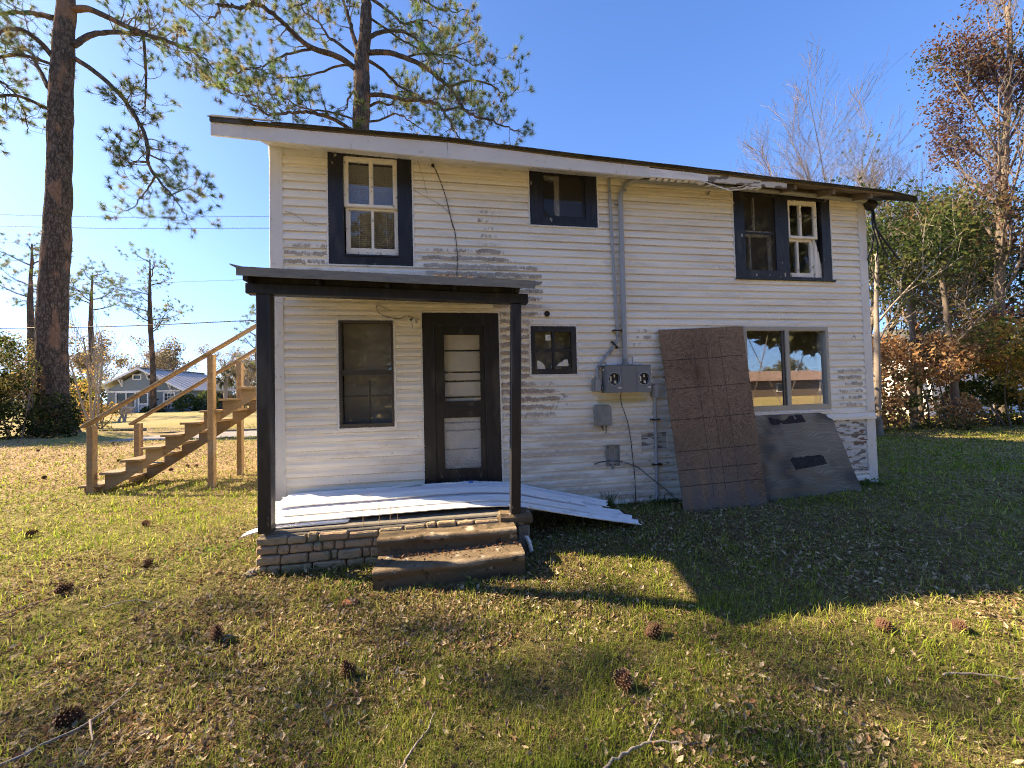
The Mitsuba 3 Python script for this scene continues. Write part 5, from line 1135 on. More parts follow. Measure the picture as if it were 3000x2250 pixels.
def random_limbs(rng, base, top, z0, n, reach, droop=0.0, up=0.25):
    out = []
    for j in range(n):
        s = (j + rng.random()) / n; z = z0 + (top[2] - z0) * s
        o = np.array([np.interp(z, [base[2], top[2]], [base[0], top[0]]), np.interp(z, [base[2], top[2]], [base[1], top[1]]), z])
        a = j * 2.4 + rng.normal(0, .5); L = reach * (1.05 - 0.65 * s ** 1.5) * rng.uniform(.6, 1.15)
        d = np.array([math.cos(a), math.sin(a), up + rng.normal(0, .15)]); pts = [o]
        for q_ in range(4):
            d = unit(d + [0, 0, .14 - droop] + rng.normal(0, .16, 3)); pts.append(pts[-1] + d * L / 4)
        out.append(pts)
    return out
for nm, lb, b, t, z0, n, reach, sd, kw in (
    ('pine_tree', 'tall far pine with a full dark crown, rising behind the blue house', (-33.2, 48, 0.3), (-33.5, 48, 19.0), 9.5, 13, 5.2, 5, dict(every=.45, length=1.7, needles=20, nl=(.22, .42), nw=.035)),
    ('pine_tree', 'slender far pine with a small crown left of the blue house', (-39.6, 48, 0.3), (-39.5, 48, 17.0), 12.5, 9, 3.4, 6, dict(every=.34, length=1.3, needles=22, nl=(.22, .42), nw=.035)),
    ('pine_tree', 'bushy far pine half hidden behind the huge left trunk', (-38.4, 40, 0.3), (-38.3, 40, 17.6), 11, 12, 4.6, 7, dict(every=.38, length=1.5, needles=22, nl=(.22, .42), nw=.035)),
    ('pine_tree', 'thin far pine seen just above the stair handrail beside the porch post', (-21.2, 47, 0.3), (-21.1, 47, 11.9), 5.0, 11, 3.0, 8, dict(every=.6, length=1.2, needles=20, nl=(.25, .5), nw=.04))):
    rg = np.random.default_rng(sd)
    b, t = np.array(b, float), np.array(t, float)
    pine(nm, lb, [b, b + (t - b) * .3 + [.1, 0, 0], b + (t - b) * .65 - [.1, 0, 0], t], (0.34, 0.27, 0.22, 0.06) if nm == 'pine_tree' else (.2, .1), random_limbs(rg, b, t, z0, n, reach), [0.09] * n, sd, **kw)

# ---- broad-leaved and bare trees
def grow(rng, o, d, L, r, depth, out, tips, spread=0.55, lift=0.12, kids=(3, 5), shrink=0.62, seg=6, wob=0.12, first=0.3, thin=0.5):
    pts = [np.array(o, float)]
    d = unit(np.array(d, float))
    for j in range(seg):
        d = unit(d + rng.normal(0, wob, 3) + [0, 0, lift * 0.4]); pts.append(pts[-1] + d * L / seg)
    pts = np.array(pts); rr = np.linspace(r, max(r * 0.35, 0.007), seg + 1)
    out.append((pts, rr, depth))
    tips.append((pts[-1], d))
    if depth == 0:
        for j in range(2, seg + 1): tips.append((pts[j], d))
        return
    n = rng.integers(kids[0], kids[1] + 1)
    for j in range(n):
        s = first + (1 - first) * (j + rng.random()) / n
        i = min(int(s * seg), seg - 1); q = pts[i] + (pts[i + 1] - pts[i]) * (s * seg - i)
        side = unit(np.cross(d, rng.normal(size=3)))
        nd = unit(unit(pts[i + 1] - pts[i]) * (1 - spread) + side * spread + [0, 0, lift])
        grow(rng, q, nd, L * shrink * rng.uniform(.7, 1.2) * (1.1 - 0.35 * s), float(np.interp(s, [0, 1], [r, r * .35])) * thin, depth - 1, out, tips, spread, lift, (max(3, kids[0] // 2), max(4, kids[1] // 2)) if kids[0] > 9 else kids, min(shrink * 1.3, .6) if kids[0] > 9 else shrink, max(seg - 2, 4), max(wob, .08), 0.2, .58)

def tree(name, label, o, d, L, r, depth, seed, leaves=0, lsize=0.09, lcol=None, bark='pale_bark', group=None, stems=1, jitter=0.16, cat_='tree', **kw):
    rng = np.random.default_rng(seed)
    k = thing(name, label, cat_, group)
    allt = []; first = True
    branches = []
    for s in range(stems):
        out, tips = [], []
        dd = unit(np.array(d, float) + (rng.normal(0, .22, 3) * [1, 1, .2] if stems > 1 else 0))
        grow(rng, np.array(o, float) + (rng.normal(0, .12, 3) * [1, 1, 0] if stems > 1 else 0), dd, L * (1 if s == 0 else rng.uniform(.75, 1)), r, depth, out, tips, **kw)
        allt += tips
        p, rr, _ = out[0]
        part(k, 'trunk', tube(curve(p, 3), np.interp(np.linspace(0, 1, (len(p) - 1) * 3 + 1), np.linspace(0, 1, len(p)), rr), 9), bark, smooth=True)
        branches += out[1:]
    big = [b for b in branches if b[2] == depth - 1]
    for p, rr, _ in big: part(k, 'branch', tube(p, rr, 6), bark, smooth=True)
    rest = [b for b in branches if b[2] < depth - 1]
    if rest: part(k, 'twigs', cat([tube(p, rr, 3 if dp == 0 else 4, False) for p, rr, dp in rest]), bark, kind='stuff')
    if leaves:
        pos = np.array([t[0] for t in allt])
        dens = np.clip((0.5 * meshkit.fbm(pos * 0.6, 3, seed) + 0.5 * meshkit.fbm(pos * 0.33, 2, seed + 7) - 0.46) * 9, 0.012, 1)
        idx_ = rng.choice(len(pos), leaves, p=dens / dens.sum())
        P = pos[idx_] + rng.normal(0, jitter * .95, (leaves, 3))
        v, f = leaf_cards(P, lsize * rng.uniform(.6, 1.3, leaves), rng)
        cc = np.asarray(lcol, float)
        clump = (meshkit.fbm(P * 0.9, 2, seed + 5) * 1.7 - 0.35).clip(0, .999)
        ci = np.clip(clump * len(cc) + rng.normal(0, .7, leaves), 0, len(cc) - 1).astype(int)
        part(k, 'leaves', (v, f), 'foliage', color=rep(cc[ci] * rng.uniform(.65, 1.35, (leaves, 1)), 4), kind='stuff')
    return k
RUST = [[0.06, 0.075, 0.035], [0.085, 0.075, 0.04], [0.13, 0.075, 0.05], [0.16, 0.09, 0.06], [0.10, 0.06, 0.055]]
GREEN = [[0.045, 0.07, 0.025], [0.06, 0.09, 0.03], [0.085, 0.11, 0.035], [0.12, 0.12, 0.045]]
GOLD = [[0.14, 0.16, 0.04], [0.40, 0.32, 0.08], [0.48, 0.32, 0.09], [0.36, 0.19, 0.08], [0.24, 0.22, 0.06]]
COPPER = [[0.42, 0.26, 0.13], [0.34, 0.18, 0.09], [0.46, 0.33, 0.17], [0.24, 0.14, 0.08], [0.18, 0.17, 0.07]]
tree('broadleaf_tree', 'tall tree at the right edge with sparse reddish leaves towards its top', (21.4, 6.0, 0.1), (0.02, 0, 1), 14.8, 0.17, 3, 41, leaves=11500, lsize=0.12, lcol=RUST, bark='twig_bark', spread=0.5, lift=0.30, kids=(20, 22), shrink=0.27, seg=10, wob=0.03, first=0.3, jitter=0.26, thin=0.42)
tree('broadleaf_tree', 'dark leafy tree filling the right edge behind the golden shrubs', (26.0, 9.0, 0.1), (0, 0, 1), 8.0, 0.20, 3, 42, leaves=14000, lsize=0.16, lcol=GREEN + RUST[:2], spread=0.6, lift=0.15, kids=(10, 12), shrink=0.42, seg=8, wob=0.05, jitter=0.35)
tree('broadleaf_tree', 'thin forked tree just right of the house corner', (13.75, 4.2, 0.1), (0.0, 0, 1), 5.2, 0.10, 3, 43, leaves=2800, lsize=0.12, lcol=GREEN, spread=0.55, lift=0.25, kids=(5, 6), shrink=0.5, seg=7, wob=0.07, first=0.45, jitter=0.25)
tree('broadleaf_tree', 'pale slim trunk second from the house corner with dark green leaves', (16.4, 5.2, 0.1), (-0.02, 0, 1), 6.4, 0.10, 3, 44, leaves=3000, lsize=0.13, lcol=GREEN + [[0.11, 0.08, 0.04]], spread=0.6, lift=0.2, kids=(7, 9), shrink=0.40, seg=8, wob=0.05, first=0.3, jitter=0.32, bark='twig_bark')
tree('broadleaf_tree', 'leaning trunk among the copper shrubs right of the house', (17.2, 4.6, 0.1), (-0.16, 0, 1), 6.2, 0.11, 3, 45, leaves=3000, lsize=0.13, lcol=GREEN + [[0.12, 0.08, 0.04]], spread=0.6, lift=0.2, kids=(7, 8), shrink=0.40, seg=8, wob=0.06, first=0.4, jitter=0.32, bark='twig_bark')
tree('broadleaf_tree', 'dense dark tree between the slim trunks and the tall right tree', (19.6, 7.2, 0.1), (0.02, 0, 1), 8.6, 0.13, 3, 47, leaves=3800, lsize=0.13, lcol=GREEN + RUST[:3], spread=0.6, lift=0.2, kids=(9, 11), shrink=0.38, seg=8, wob=0.05, first=0.3, jitter=0.34, bark='twig_bark')
tree('bare_tree', 'leafless tree whose fine bare twigs rise behind the right end of the roof', (19.2, 9.4, 0.1), (0, 0, 1), 11.0, 0.13, 3, 46, stems=4, spread=0.40, lift=0.14, kids=(9, 11), shrink=0.50, seg=7, wob=0.05, first=0.30, bark='twig_bark')

def shrub(name, label, clumps, n, lsize, col, seed, stems=7, group=None, bark='twig_bark', hollow=0.55, cat_='shrub'):
    """clumps: (x, y, z, rx, ry, rz); leaves lie through each clump's outer volume, with gaps from noise."""
    rng = np.random.default_rng(seed)
    k = thing(name, label, cat_, group)
    vol = np.array([c[3] * c[4] * c[5] for c in clumps]) ** .75
    P = []
    for c, q_ in zip(clumps, (n * vol / vol.sum()).astype(int)):
        u = unit(rng.normal(size=(q_ * 2, 3))) * (rng.uniform(hollow ** 3, 1.15, (q_ * 2, 1)) ** (1 / 3))
        p = np.array(c[:3]) + u * c[3:]
        keep = (meshkit.fbm(p * 1.5, 3, seed + 3) > 0.44) & (p[:, 2] > 0.05)
        P.append(p[keep][:q_])
    P = np.vstack(P); m = len(P)
    v, f = leaf_cards(P, lsize * rng.uniform(.6, 1.35, m), rng)
    cc = np.asarray(col, float)
    ci = np.clip(meshkit.fbm(P * 0.8, 2, seed + 9) * 2.2 - .6 + rng.normal(0, .18, m), 0, .999) * len(cc)
    part(k, 'leaves', (v, f), 'foliage', color=rep(cc[ci.astype(int)] * rng.uniform(.65, 1.35, (m, 1)), 4), kind='stuff')
    st = []
    for j in range(stems):
        c = clumps[j % len(clumps)]; a = rng.uniform(0, 6.28)
        b = np.array([c[0] + rng.normal(0, .25), c[1] + rng.normal(0, .25), 0.0]); t = np.array([c[0] + math.cos(a) * c[3] * .8, c[1] + math.sin(a) * c[4] * .8, c[2] + c[5] * rng.uniform(.3, 1.15)])
        st.append(tube(curve([b, (b + t) / 2 + rng.normal(0, .2, 3), t], 5), np.linspace(.03, .006, 11), 5))
    part(k, 'stems', cat(st), bark, smooth=True, kind='stuff')
    return k
shrub('hedge_shrub', 'dark evergreen hedge shrub at the left edge around the huge pine trunk', [(-17.2, 13.6, 1.5, 1.7, 1.2, 1.9), (-15.6, 13.9, 1.2, 1.3, 1.0, 1.7), (-14.2, 14.1, 0.9, .7, .8, 1.2), (-16.6, 14.1, 3.2, 1.3, 1.0, 1.4), (-18.8, 14.0, 2.2, 1.6, 1.4, 2.2)], 17000, 0.13, [[.03, .046, .018], [.042, .06, .022], [.06, .075, .028], [.11, .105, .03]], 51, 12)
shrub('hedge_shrub', 'lighter leafy shrub rising above the left hedge beside the pine trunk', [(-18.6, 16.8, 3.6, 1.8, 1.2, 1.5), (-16.4, 13.4, 4.3, .9, .7, .9), (-14.9, 13.7, 2.7, .6, .5, 1.0)], 3600, 0.11, GREEN[1:] + [[0.24, 0.2, 0.07], [0.2, 0.13, 0.07]], 52, 14)
shrub('evergreen_shrub', 'dark rounded evergreen between the pine trunk and the blue house', [(-27.5, 30.5, 2.0, 1.5, 1.4, 2.0), (-26.3, 30.2, 1.4, 1.2, 1.2, 1.5), (-28.6, 30.6, 3.2, 1.1, 1.0, 1.4)], 5200, 0.24, GREEN[:3], 53, 5)
shrub('yellow_shrub', 'loose yellow-leaved shrub with thin stems in front of the blue house', [(-19.6, 22.0, 1.6, .9, .7, 1.5), (-18.6, 22.0, 1.1, .8, .7, 1.1), (-19.2, 22.2, 3.0, .6, .5, .9)], 1500, 0.14, GOLD, 54, 16)
tree('bare_sapling', 'bare multi-stemmed sapling with thin upright twigs left of the blue house', (-18.2, 21.0, 0.1), (0.05, 0, 1), 5.6, 0.06, 2, 55, spread=.35, lift=.2, kids=(4, 5), shrink=.5, seg=6, wob=.06, stems=4, bark='pale_bark', leaves=180, lsize=.10, lcol=GOLD)
tree('crepe_myrtle', 'small bare grey shrub with spreading branches on the far lawn before the blue house', (-23.3, 30.0, 0.1), (0, 0, 1), 1.2, 0.10, 3, 56, spread=.55, lift=.12, kids=(4, 5), shrink=.75, seg=5, wob=.12, stems=3, bark='pale_bark')
for nm, lb, cl, n, sz, cl_, sd in (
    ('copper_shrub', 'copper-leaved shrub nearest the right corner of the house', [(14.2, 5.2, 1.6, 1.5, 1.1, 1.4), (13.6, 4.9, .8, 1.1, .8, .8), (15.3, 5.4, 2.4, 1.1, .9, .8)], 5200, .13, COPPER, 61),
    ('copper_shrub', 'copper and rust coloured shrub around the leaning trunk', [(16.4, 5.0, 2.3, 1.4, 1.1, .8), (16.9, 4.9, .7, 1.2, .8, .7), (17.6, 4.9, 2.6, 1.1, .9, .8), (15.4, 5.1, .8, .9, .7, .7)], 5600, .13, COPPER + [[.1, .12, .04]], 62),
    ('golden_shrub', 'golden-leaved shrub at the right edge of the lawn', [(19.9, 4.3, 1.9, 1.5, 1.0, 1.1), (21.4, 4.3, 2.0, 1.5, 1.1, 1.2), (18.9, 4.6, 2.7, 1.1, .9, .9)], 6800, .13, GOLD, 63),
    ('green_shrub', 'dark green undergrowth low in front of the white house at the right', [(18.9, 5.2, .8, 1.2, .8, .8), (20.4, 4.9, .7, 1.3, .8, .7), (22.2, 4.6, .9, 1.4, 1.0, .9), (18.2, 5.0, 1.9, .8, .6, .6)], 5600, .13, GREEN + [[.14, .13, .04]], 64),
    ('rusty_shrub', 'tall rust and olive shrub behind the golden one at the far right', [(22.0, 6.0, 3.2, 1.7, 1.2, 1.2), (20.0, 6.2, 3.3, 1.5, 1.0, .9)], 5000, .15, RUST + COPPER[:2], 65)):
    shrub(nm, lb, cl, n, sz, cl_, sd, 9)
YARD = [[.10, .115, .07], [.12, .125, .08], [.085, .10, .065]]
# trees standing behind the camera, seen only in the window glass
for j, (x_, y_, h_, w_) in enumerate(((-8, -21, 12, 5), (0.5, -22, 13, 5.2), (8.5, -20, 12.5, 5), (19.6, -13.2, 12.4, 4.4))):
    shrub('yard_tree', ('leafy tree across the street, mirrored in the porch window', 'leafy tree across the street, mirrored in the door glass', 'leafy tree across the street, mirrored in the four-pane window', 'leafy tree across the street, mirrored in the big window')[j], [(x_, y_, h_ * .66, w_, w_ * .8, h_ * .32), (x_ + 1.5, y_ + .5, h_ * .45, w_ * .8, w_ * .6, h_ * .18), (x_ - 1.7, y_, h_ * .85, w_ * .7, w_ * .6, h_ * .22)], 9000, .6, YARD, 81 + j, 5, cat_='tree')
shrub('street_hedge', 'tall leafy hedge across the street, mirrored low in the porch window', [(-13 + 2.4 * j, -18.5 + .8 * (j % 2), 3.1 + .4 * (j % 3), 2.2, 1.3, 3.4) for j in range(11)], 26000, .5, YARD, 89, 10)
pine('pine_tree', 'pine standing left of the view whose crown shades the foreground lawn', [(-18.0, 2.1, 0.1), (-18.1, 2.1, 7.0), (-18.0, 2.2, 13.0), (-18.0, 2.2, 18.2)], (.40, .34, .24, .08), [[(-18, 2.2, z_), (-18 + dx_ * .4, 3.1, z_ + .3), (-18 + dx_ * .8, 4.0, z_ + .2), (-18 + dx_, 4.9, z_)] for z_, dx_ in ((13.6, -.4), (14.2, .3), (14.9, -.2), (15.5, .5), (16.2, 0.), (17.0, .4), (14.5, 1.3), (16.0, -1.2))], [.07] * 8, 17, every=.5, length=.9, needles=26, nl=(.2, .34), nw=.02)
# far tree line
for j, (x_, y_, h_) in enumerate(((-62, 74, 9), (-52, 78, 8.5), (-40, 66, 9.5), (-36, 72, 8), (-29, 70, 8.5), (-25, 62, 7), (-20, 68, 8.5), (-72, 70, 11), (-47, 58, 9.5), (-14, 60, 9))):
    lb = ('hazy bare tree in the far row, third from its left end', 'hazy far tree between the pine trunk and the slender pine', 'round-headed bare oak above the blue house roof', 'low brownish tree right behind the ridge of the blue house', 'far bushy tree showing above the metal roof', 'far low tree just left of the stair post', 'far tree seen between the two stair handrails', 'far bare tree at the left edge behind the hedge', 'far tree left of the blue house eave', 'far tree hidden mostly by the porch post')[j]
    tree('far_tree', lb, (x_, y_, 0.2), (0, 0, 1), h_ * .85, 0.24, 3, 90 + j, leaves=2600, lsize=.34, lcol=[[.20, .17, .12], [.26, .20, .14], [.15, .16, .09]], spread=.55, lift=.22, kids=(5, 7), shrink=.56, seg=6, wob=.09, jitter=.5, bark='pale_bark')
shrub('distant_woods', 'low belt of far woods behind the blue house', [(-90 + 7.5 * j, 84 + 3 * math.sin(j * 2.1), 2.6 + .8 * math.sin(j * 1.3), 5.2, 3, 4.2 + 1.3 * math.sin(j * 1.9)) for j in range(14)], 14000, .75, [[.10, .11, .06], [.15, .14, .085], [.17, .13, .09]], 99, 10, cat_='woods')
shrub('distant_woods', 'belt of far woods behind the trees at the right', [(22 + 6 * j, 46 - 1.2 * j, 1.6, 4.6, 3, 2.4 + math.sin(j * 1.7)) for j in range(9)], 5000, .7, [[.10, .11, .06], [.15, .14, .085]], 98, 10, cat_='woods')

for j, (x_, y_, h_) in enumerate(((-44, 62, 10.5), (-33, 64, 10), (-27, 58, 8.5), (-23, 66, 10), (-57, 60, 10))):
    lb = ('pale bare tree standing over the left eave of the blue house', 'wide bare tree straight behind the blue house gable', 'brownish tree beside the rear end of the metal roof', 'tall pale tree behind the upper stair treads', 'pale tree behind the hedge left of the pine trunk')[j]
    tree('far_tree', lb, (x_, y_, 0.2), (0, 0, 1), h_ * .8, 0.22, 3, 120 + j, leaves=1500, lsize=.30, lcol=[[.24, .20, .15], [.30, .24, .17], [.18, .18, .11]], spread=.5, lift=.22, kids=(7, 8), shrink=.5, seg=6, wob=.08, jitter=.4, bark='pale_bark', first=.25)
shrub('distant_woods', 'belt of pale woods behind the brick house, mirrored in the big window', [(30 + 7 * j, -78 + 3 * math.sin(j * 2.), 3.0, 5, 3, 4.6 + 1.4 * math.sin(j * 1.7)) for j in range(9)], 8000, .8, [[.16, .17, .10], [.22, .20, .13]], 97, 6, cat_='woods')
# cabbage palm by the far house
kp = thing('cabbage_palm', 'dark shaggy cabbage palm showing between the stair handrails', 'palm')
rg = np.random.default_rng(77)
part(kp, 'trunk', tube([(-21.1, 40, 0.1), (-21.15, 40, 2.2), (-21.14, 40, 4.0)], [.2, .18, .2], 9), 'pale_bark', smooth=True)
fr = []
for j in range(38):
    a = rg.uniform(0, 6.28); el = rg.uniform(-1.1, 1.1); d = np.array([math.cos(a) * math.cos(el), math.sin(a) * math.cos(el), math.sin(el)])
    o = np.array([-21.14, 40, 4.1]); c_ = o + d * .75
    for b in range(9):
        e = unit(d + rg.normal(0, .5, 3)); t = c_ + e * .75 - [0, 0, .22]; s = unit(np.cross(e, [.1, .3, 1])) * .05
        fr.append((np.array([c_ - s, c_ + s, t]), np.array([[0, 1, 2]])))
    s = unit(np.cross(d, [.1, .3, 1])) * .02
    fr.append((np.array([o - s, o + s, c_]), np.array([[0, 1, 2]])))
v, f = cat(fr); part(kp, 'fronds', (v, f), 'foliage', color=rep(tone([[.05, .075, .03], [.08, .09, .04], [.12, .10, .05]], len(v) // 3, rg), 3), kind='stuff')

# weeds along the wall
def weed(label, o, n, h, sd, col, spread=.5, w=.006):
    rg = np.random.default_rng(sd)
    v_, f_ = [], []
    for j in range(n):
        a, L = rg.uniform(0, 6.28), h * rg.uniform(.5, 1.1); l = spread * rg.uniform(.2, 1)
        b = np.array(o) + rg.normal(0, .05, 3) * [1, .5, 0]; d = np.array([math.cos(a) * l, math.sin(a) * l * .6, 1.]); s = unit(np.cross(d, [.3, 1, .1])) * w / 2
        m_ = b + unit(d) * L * .6; t = m_ + unit(d * [2.2, 2.2, .8]) * L * .4
        v_.append(np.array([b - s, b + s, m_ + s * .8, m_ - s * .8, t])); f_.append(np.array([[0, 1, 2], [0, 2, 3], [3, 2, 4]]))
    v, f = cat(list(zip(v_, f_)))
    return single('grass_clump', (v, f), 'grass_blades', label, 'weed', color=rep(tone([col], n, rg, .6, 1.3), 5))
def herb(label, o, r, n, sd, col, size=.03):
    rg = np.random.default_rng(sd)
    P = np.array(o) + np.abs(rg.normal(0, 1, (n, 3))) * [1, 1, 1] * np.sign(np.c_[rg.normal(size=(n, 2)), np.ones(n)]) * np.array(r)
    v, f = leaf_cards(P, size * rg.uniform(.6, 1.4, n), rg, .7)
    k = single('leafy_weed', (v, f), 'foliage', label, 'weed', color=rep(tone([col], n, rg, .6, 1.4), 4)); labels[k]['kind'] = 'stuff'; return k
weed('tuft of long green grass at the wall foot beyond the pile end', (3.93, -0.13, 0.11), 46, .30, 1, (.10, .13, .05), .55)
weed('thin reddish dry grass tuft at the wall beside the black cable', (4.30, -0.12, 0.10), 26, .25, 2, (.22, .16, .09), .6, .004)
weed('dry straw tuft against the wall left of the green grass tuft', (3.62, -0.10, 0.12), 9, .22, 3, (.28, .22, .12), .4, .004)
herb('low mat of small green leaves at the foot of the lower conduit', (4.72, -0.10, 0.09), (.16, .05, .055), 420, 4, (.07, .13, .035), .028)
herb('small green weeds at the right corner of the house', (7.75, -0.14, 0.16), (.22, .07, .04), 420, 5, (.09, .14, .03), .03)
herb('green weeds growing along the bottom of the two leaning boards', (6.4, -0.56, 0.10), (.30, .04, .03), 260, 6, (.07, .12, .035), .03)
herb('pale green weeds left of the lower concrete step', (1.20, -1.36, 0.04), (.09, .06, .035), 220, 7, (.12, .17, .05), .025)
herb('little green sprig at the foot of the lower step', (2.10, -1.56, 0.03), (.03, .02, .05), 60, 8, (.16, .22, .08), .03)
herb('creeping green weeds along the foot of the brick base', (0.75, -1.09, 0.05), (.28, .04, .03), 380, 9, (.07, .10, .035), .022)
herb('bright green weeds beside the left porch post', (-0.35, -0.45, 0.1), (.30, .25, .035), 420, 10, (.14, .20, .05), .028)
herb('bright green weeds growing under the wooden stairs', (-2.3, 2.7, 0.08), (.75, .25, .04), 900, 11, (.15, .21, .05), .035)
rg = np.random.default_rng(12)
sp = []
for j, (x_, y_) in enumerate(((1.30, -0.99), (1.40, -1.0), (1.46, -0.98), (1.16, -1.0))):
    p = [(x_, y_, .42), (x_ + .005, y_ - .01, .53), (x_ + rg.normal(0, .02), y_ - .02, .62)]
    sp.append(tube(curve(p, 3), .0022, 4, False))
    for q_ in range(5): 
        b = np.array(p[1]) + [0, 0, .015 * q_]; sp.append(tube([b, b + rg.normal(0, .035, 3) + [0, -.01, .015]], .0015, 3, False))
single('dry_stem', cat(sp), 'cone_tip', 'thin dry weed stems standing up in front of the siding pile', 'weed')
# ---------------------------------------------------------------- far houses
def lap_fn(rgb, row):
    def fn(p, n, uv):
        t = p.z / row - dr.floor(p.z / row)
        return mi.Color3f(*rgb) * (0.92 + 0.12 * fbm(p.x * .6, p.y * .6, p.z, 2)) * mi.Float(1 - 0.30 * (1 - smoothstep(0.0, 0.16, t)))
    return fn
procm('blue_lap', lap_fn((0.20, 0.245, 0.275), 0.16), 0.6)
procm('white_lap', lap_fn((0.74, 0.73, 0.71), 0.15), 0.6)
plain('far_trim', (0.72, 0.73, 0.74), 0.6)
plain('far_glass', (0.03, 0.035, 0.04), 0.08, 0.6)
plain('tin_roof', (0.42, 0.42, 0.41), 0.35, 0.5, 0.35)
plain('porch_floor_blue', (0.05, 0.08, 0.15), 0.6)
def tin_fn(p, n, uv):
    t = p.y / 0.6 - dr.floor(p.y / 0.6)
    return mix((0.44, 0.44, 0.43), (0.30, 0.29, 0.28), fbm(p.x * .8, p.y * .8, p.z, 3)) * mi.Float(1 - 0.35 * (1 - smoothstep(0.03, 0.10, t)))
procm('tin_roof', tin_fn, 0.4, 0.5, metal=0.2)
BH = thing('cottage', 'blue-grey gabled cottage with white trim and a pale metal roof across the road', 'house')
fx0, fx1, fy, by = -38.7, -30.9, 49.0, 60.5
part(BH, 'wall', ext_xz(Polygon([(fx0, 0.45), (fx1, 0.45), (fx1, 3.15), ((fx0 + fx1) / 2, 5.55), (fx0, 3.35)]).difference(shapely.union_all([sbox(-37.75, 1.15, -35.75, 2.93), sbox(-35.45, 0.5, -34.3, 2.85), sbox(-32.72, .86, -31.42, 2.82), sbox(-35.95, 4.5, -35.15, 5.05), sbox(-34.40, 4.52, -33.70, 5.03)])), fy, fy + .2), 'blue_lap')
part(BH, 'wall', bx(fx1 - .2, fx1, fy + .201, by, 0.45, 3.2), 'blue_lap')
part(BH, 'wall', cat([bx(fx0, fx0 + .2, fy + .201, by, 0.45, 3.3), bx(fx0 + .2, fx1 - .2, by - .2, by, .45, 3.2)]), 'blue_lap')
part(BH, 'foundation', bx(fx0 + .1, fx1 - .1, fy + .05, by - .1, 0.0, 0.449), 'mortar')
part(BH, 'belt_board', bx(fx0 - .02, fx1 + .02, fy - .05, fy - .001, 2.93, 3.13), 'far_trim')
cx_ = (fx0 + fx1) / 2; ax_, az_ = -35.0, 5.78
for s, xe, ze in ((0, -39.5, 3.42), (1, -30.1, 3.02)):
    v = np.array([[ax_, y, az_ + d] for y in (fy - .7, by + .4) for d in (0, .12)] + [[xe, y, ze + d] for y in (fy - .7, by + .4) for d in (0, .12)])
    f = bx(0, 1, 0, 1, 0, 1)[1]
    rf = part(BH, 'roof', (v, f), 'tin_roof')
    part(rf, 'barge_board', frame((ax_, fy - .73, az_ + .02), (xe, fy - .73, ze + .02), .05, .22), 'far_trim')
    if s:
        for j in range(12):
            y = fy - .6 + j * 1.02
            part(rf, 'seam', frame((ax_, y, az_ + .145), (xe, y, ze + .145), .05, .05), 'tin_roof')
part(BH, 'ridge_cap', cat([bx(ax_ - .3, ax_ + .3, fy - .72, by + .4, az_ + .10, az_ + .17)]), 'tin_roof')
for x_, z_ in ((-37.1, 4.2), (-34.4, 5.2), (-31.9, 3.6), (-38.6, 3.4)):
    part(BH, 'eave_bracket', cat([bx(x_ - .06, x_ + .06, fy - .6, fy - .001, z_ + .18, z_ + .28), bx(x_ - .06, x_ + .06, fy - .12, fy - .002, z_ - .55, z_ + .18), frame((x_, fy - .5, z_ + .15), (x_, fy - .1, z_ - .45), .1, .08)]), 'far_trim')
def fwin(x0, x1, z0, z1, mun=(1, 1), fw=.13, y=fy):
    w = part(BH, 'window', ring_xz(x0 - fw, x1 + fw, z0 - fw, z1 + fw, fw, y - .06, y + .03), 'far_trim')
    part(w, 'pane', bx(x0, x1, y + .05, y + .07, z0, z1), 'far_glass')
    ms_ = [bx(x0 + (x1 - x0) * i / mun[0] - .02, x0 + (x1 - x0) * i / mun[0] + .02, y - .01, y + .045, z0, z1) for i in range(1, mun[0])] + [bx(x0, x1, y - .012, y + .047, z0 + (z1 - z0) * i / mun[1] - .025, z0 + (z1 - z0) * i / mun[1] + .025) for i in range(1, mun[1])]
    if ms_: part(w, 'muntin', cat(ms_), 'far_trim')
fwin(-32.60, -31.55, 1.0, 2.70, (3, 4)); fwin(-35.93, -35.18, 4.56, 5.0, fw=.1); fwin(-34.36, -33.72, 4.58, 5.0, fw=.1)
part(BH, 'window', cat([ring_xz(-37.8, -35.7, 1.1, 2.95, .09, fy - .05, fy + .03), bx(-36.75, -36.67, fy - .04, fy + .03, 1.19, 2.86)]), 'far_trim')
part(BH, 'window_screen', bx(-37.71, -35.79, fy + .05, fy + .07, 1.19, 2.86), 'far_glass')
dk = part(BH, 'screen_door', cat([ring_xz(-35.42, -34.33, .52, 2.83, .13, fy - .06, fy + .03), bx(-35.29, -34.46, fy - .05, fy + .02, 1.42, 1.55)] + [bx(x_, x_ + .045, fy - .03, fy + .01, .65, 1.42) for x_ in np.arange(-35.22, -34.5, .105)]), 'far_trim')
part(dk, 'pane', bx(-35.29, -34.46, fy + .05, fy + .07, .65, 2.7), 'far_glass')
part(BH, 'number_board', bx(-33.75, -33.2, fy - .04, fy - .002, 1.88, 2.06), 'black_plain')
part(BH, 'entry_step', cat([bx(-36.2, -33.6, fy - 1.2, fy - .01, .05, .40), bx(-35.8, -34.0, fy - 1.7, fy - 1.21, .05, .22)]), 'porch_floor_blue')
shrub('foundation_shrub', 'dark shrub at the right front corner of the blue cottage', [(-29.8, 48.4, 1.2, 1.3, 1.0, 1.4), (-28.2, 49.5, 1.4, 1.4, 1.0, 1.5)], 1900, .30, GREEN[:3], 101, 4)
shrub('foundation_shrub', 'low dark shrubs along the front of the blue cottage', [(-33.0, 48.2, .6, 1.6, .6, .7), (-37.6, 48.2, .55, 1.3, .6, .6)], 1300, .26, GREEN[:3], 102, 4)
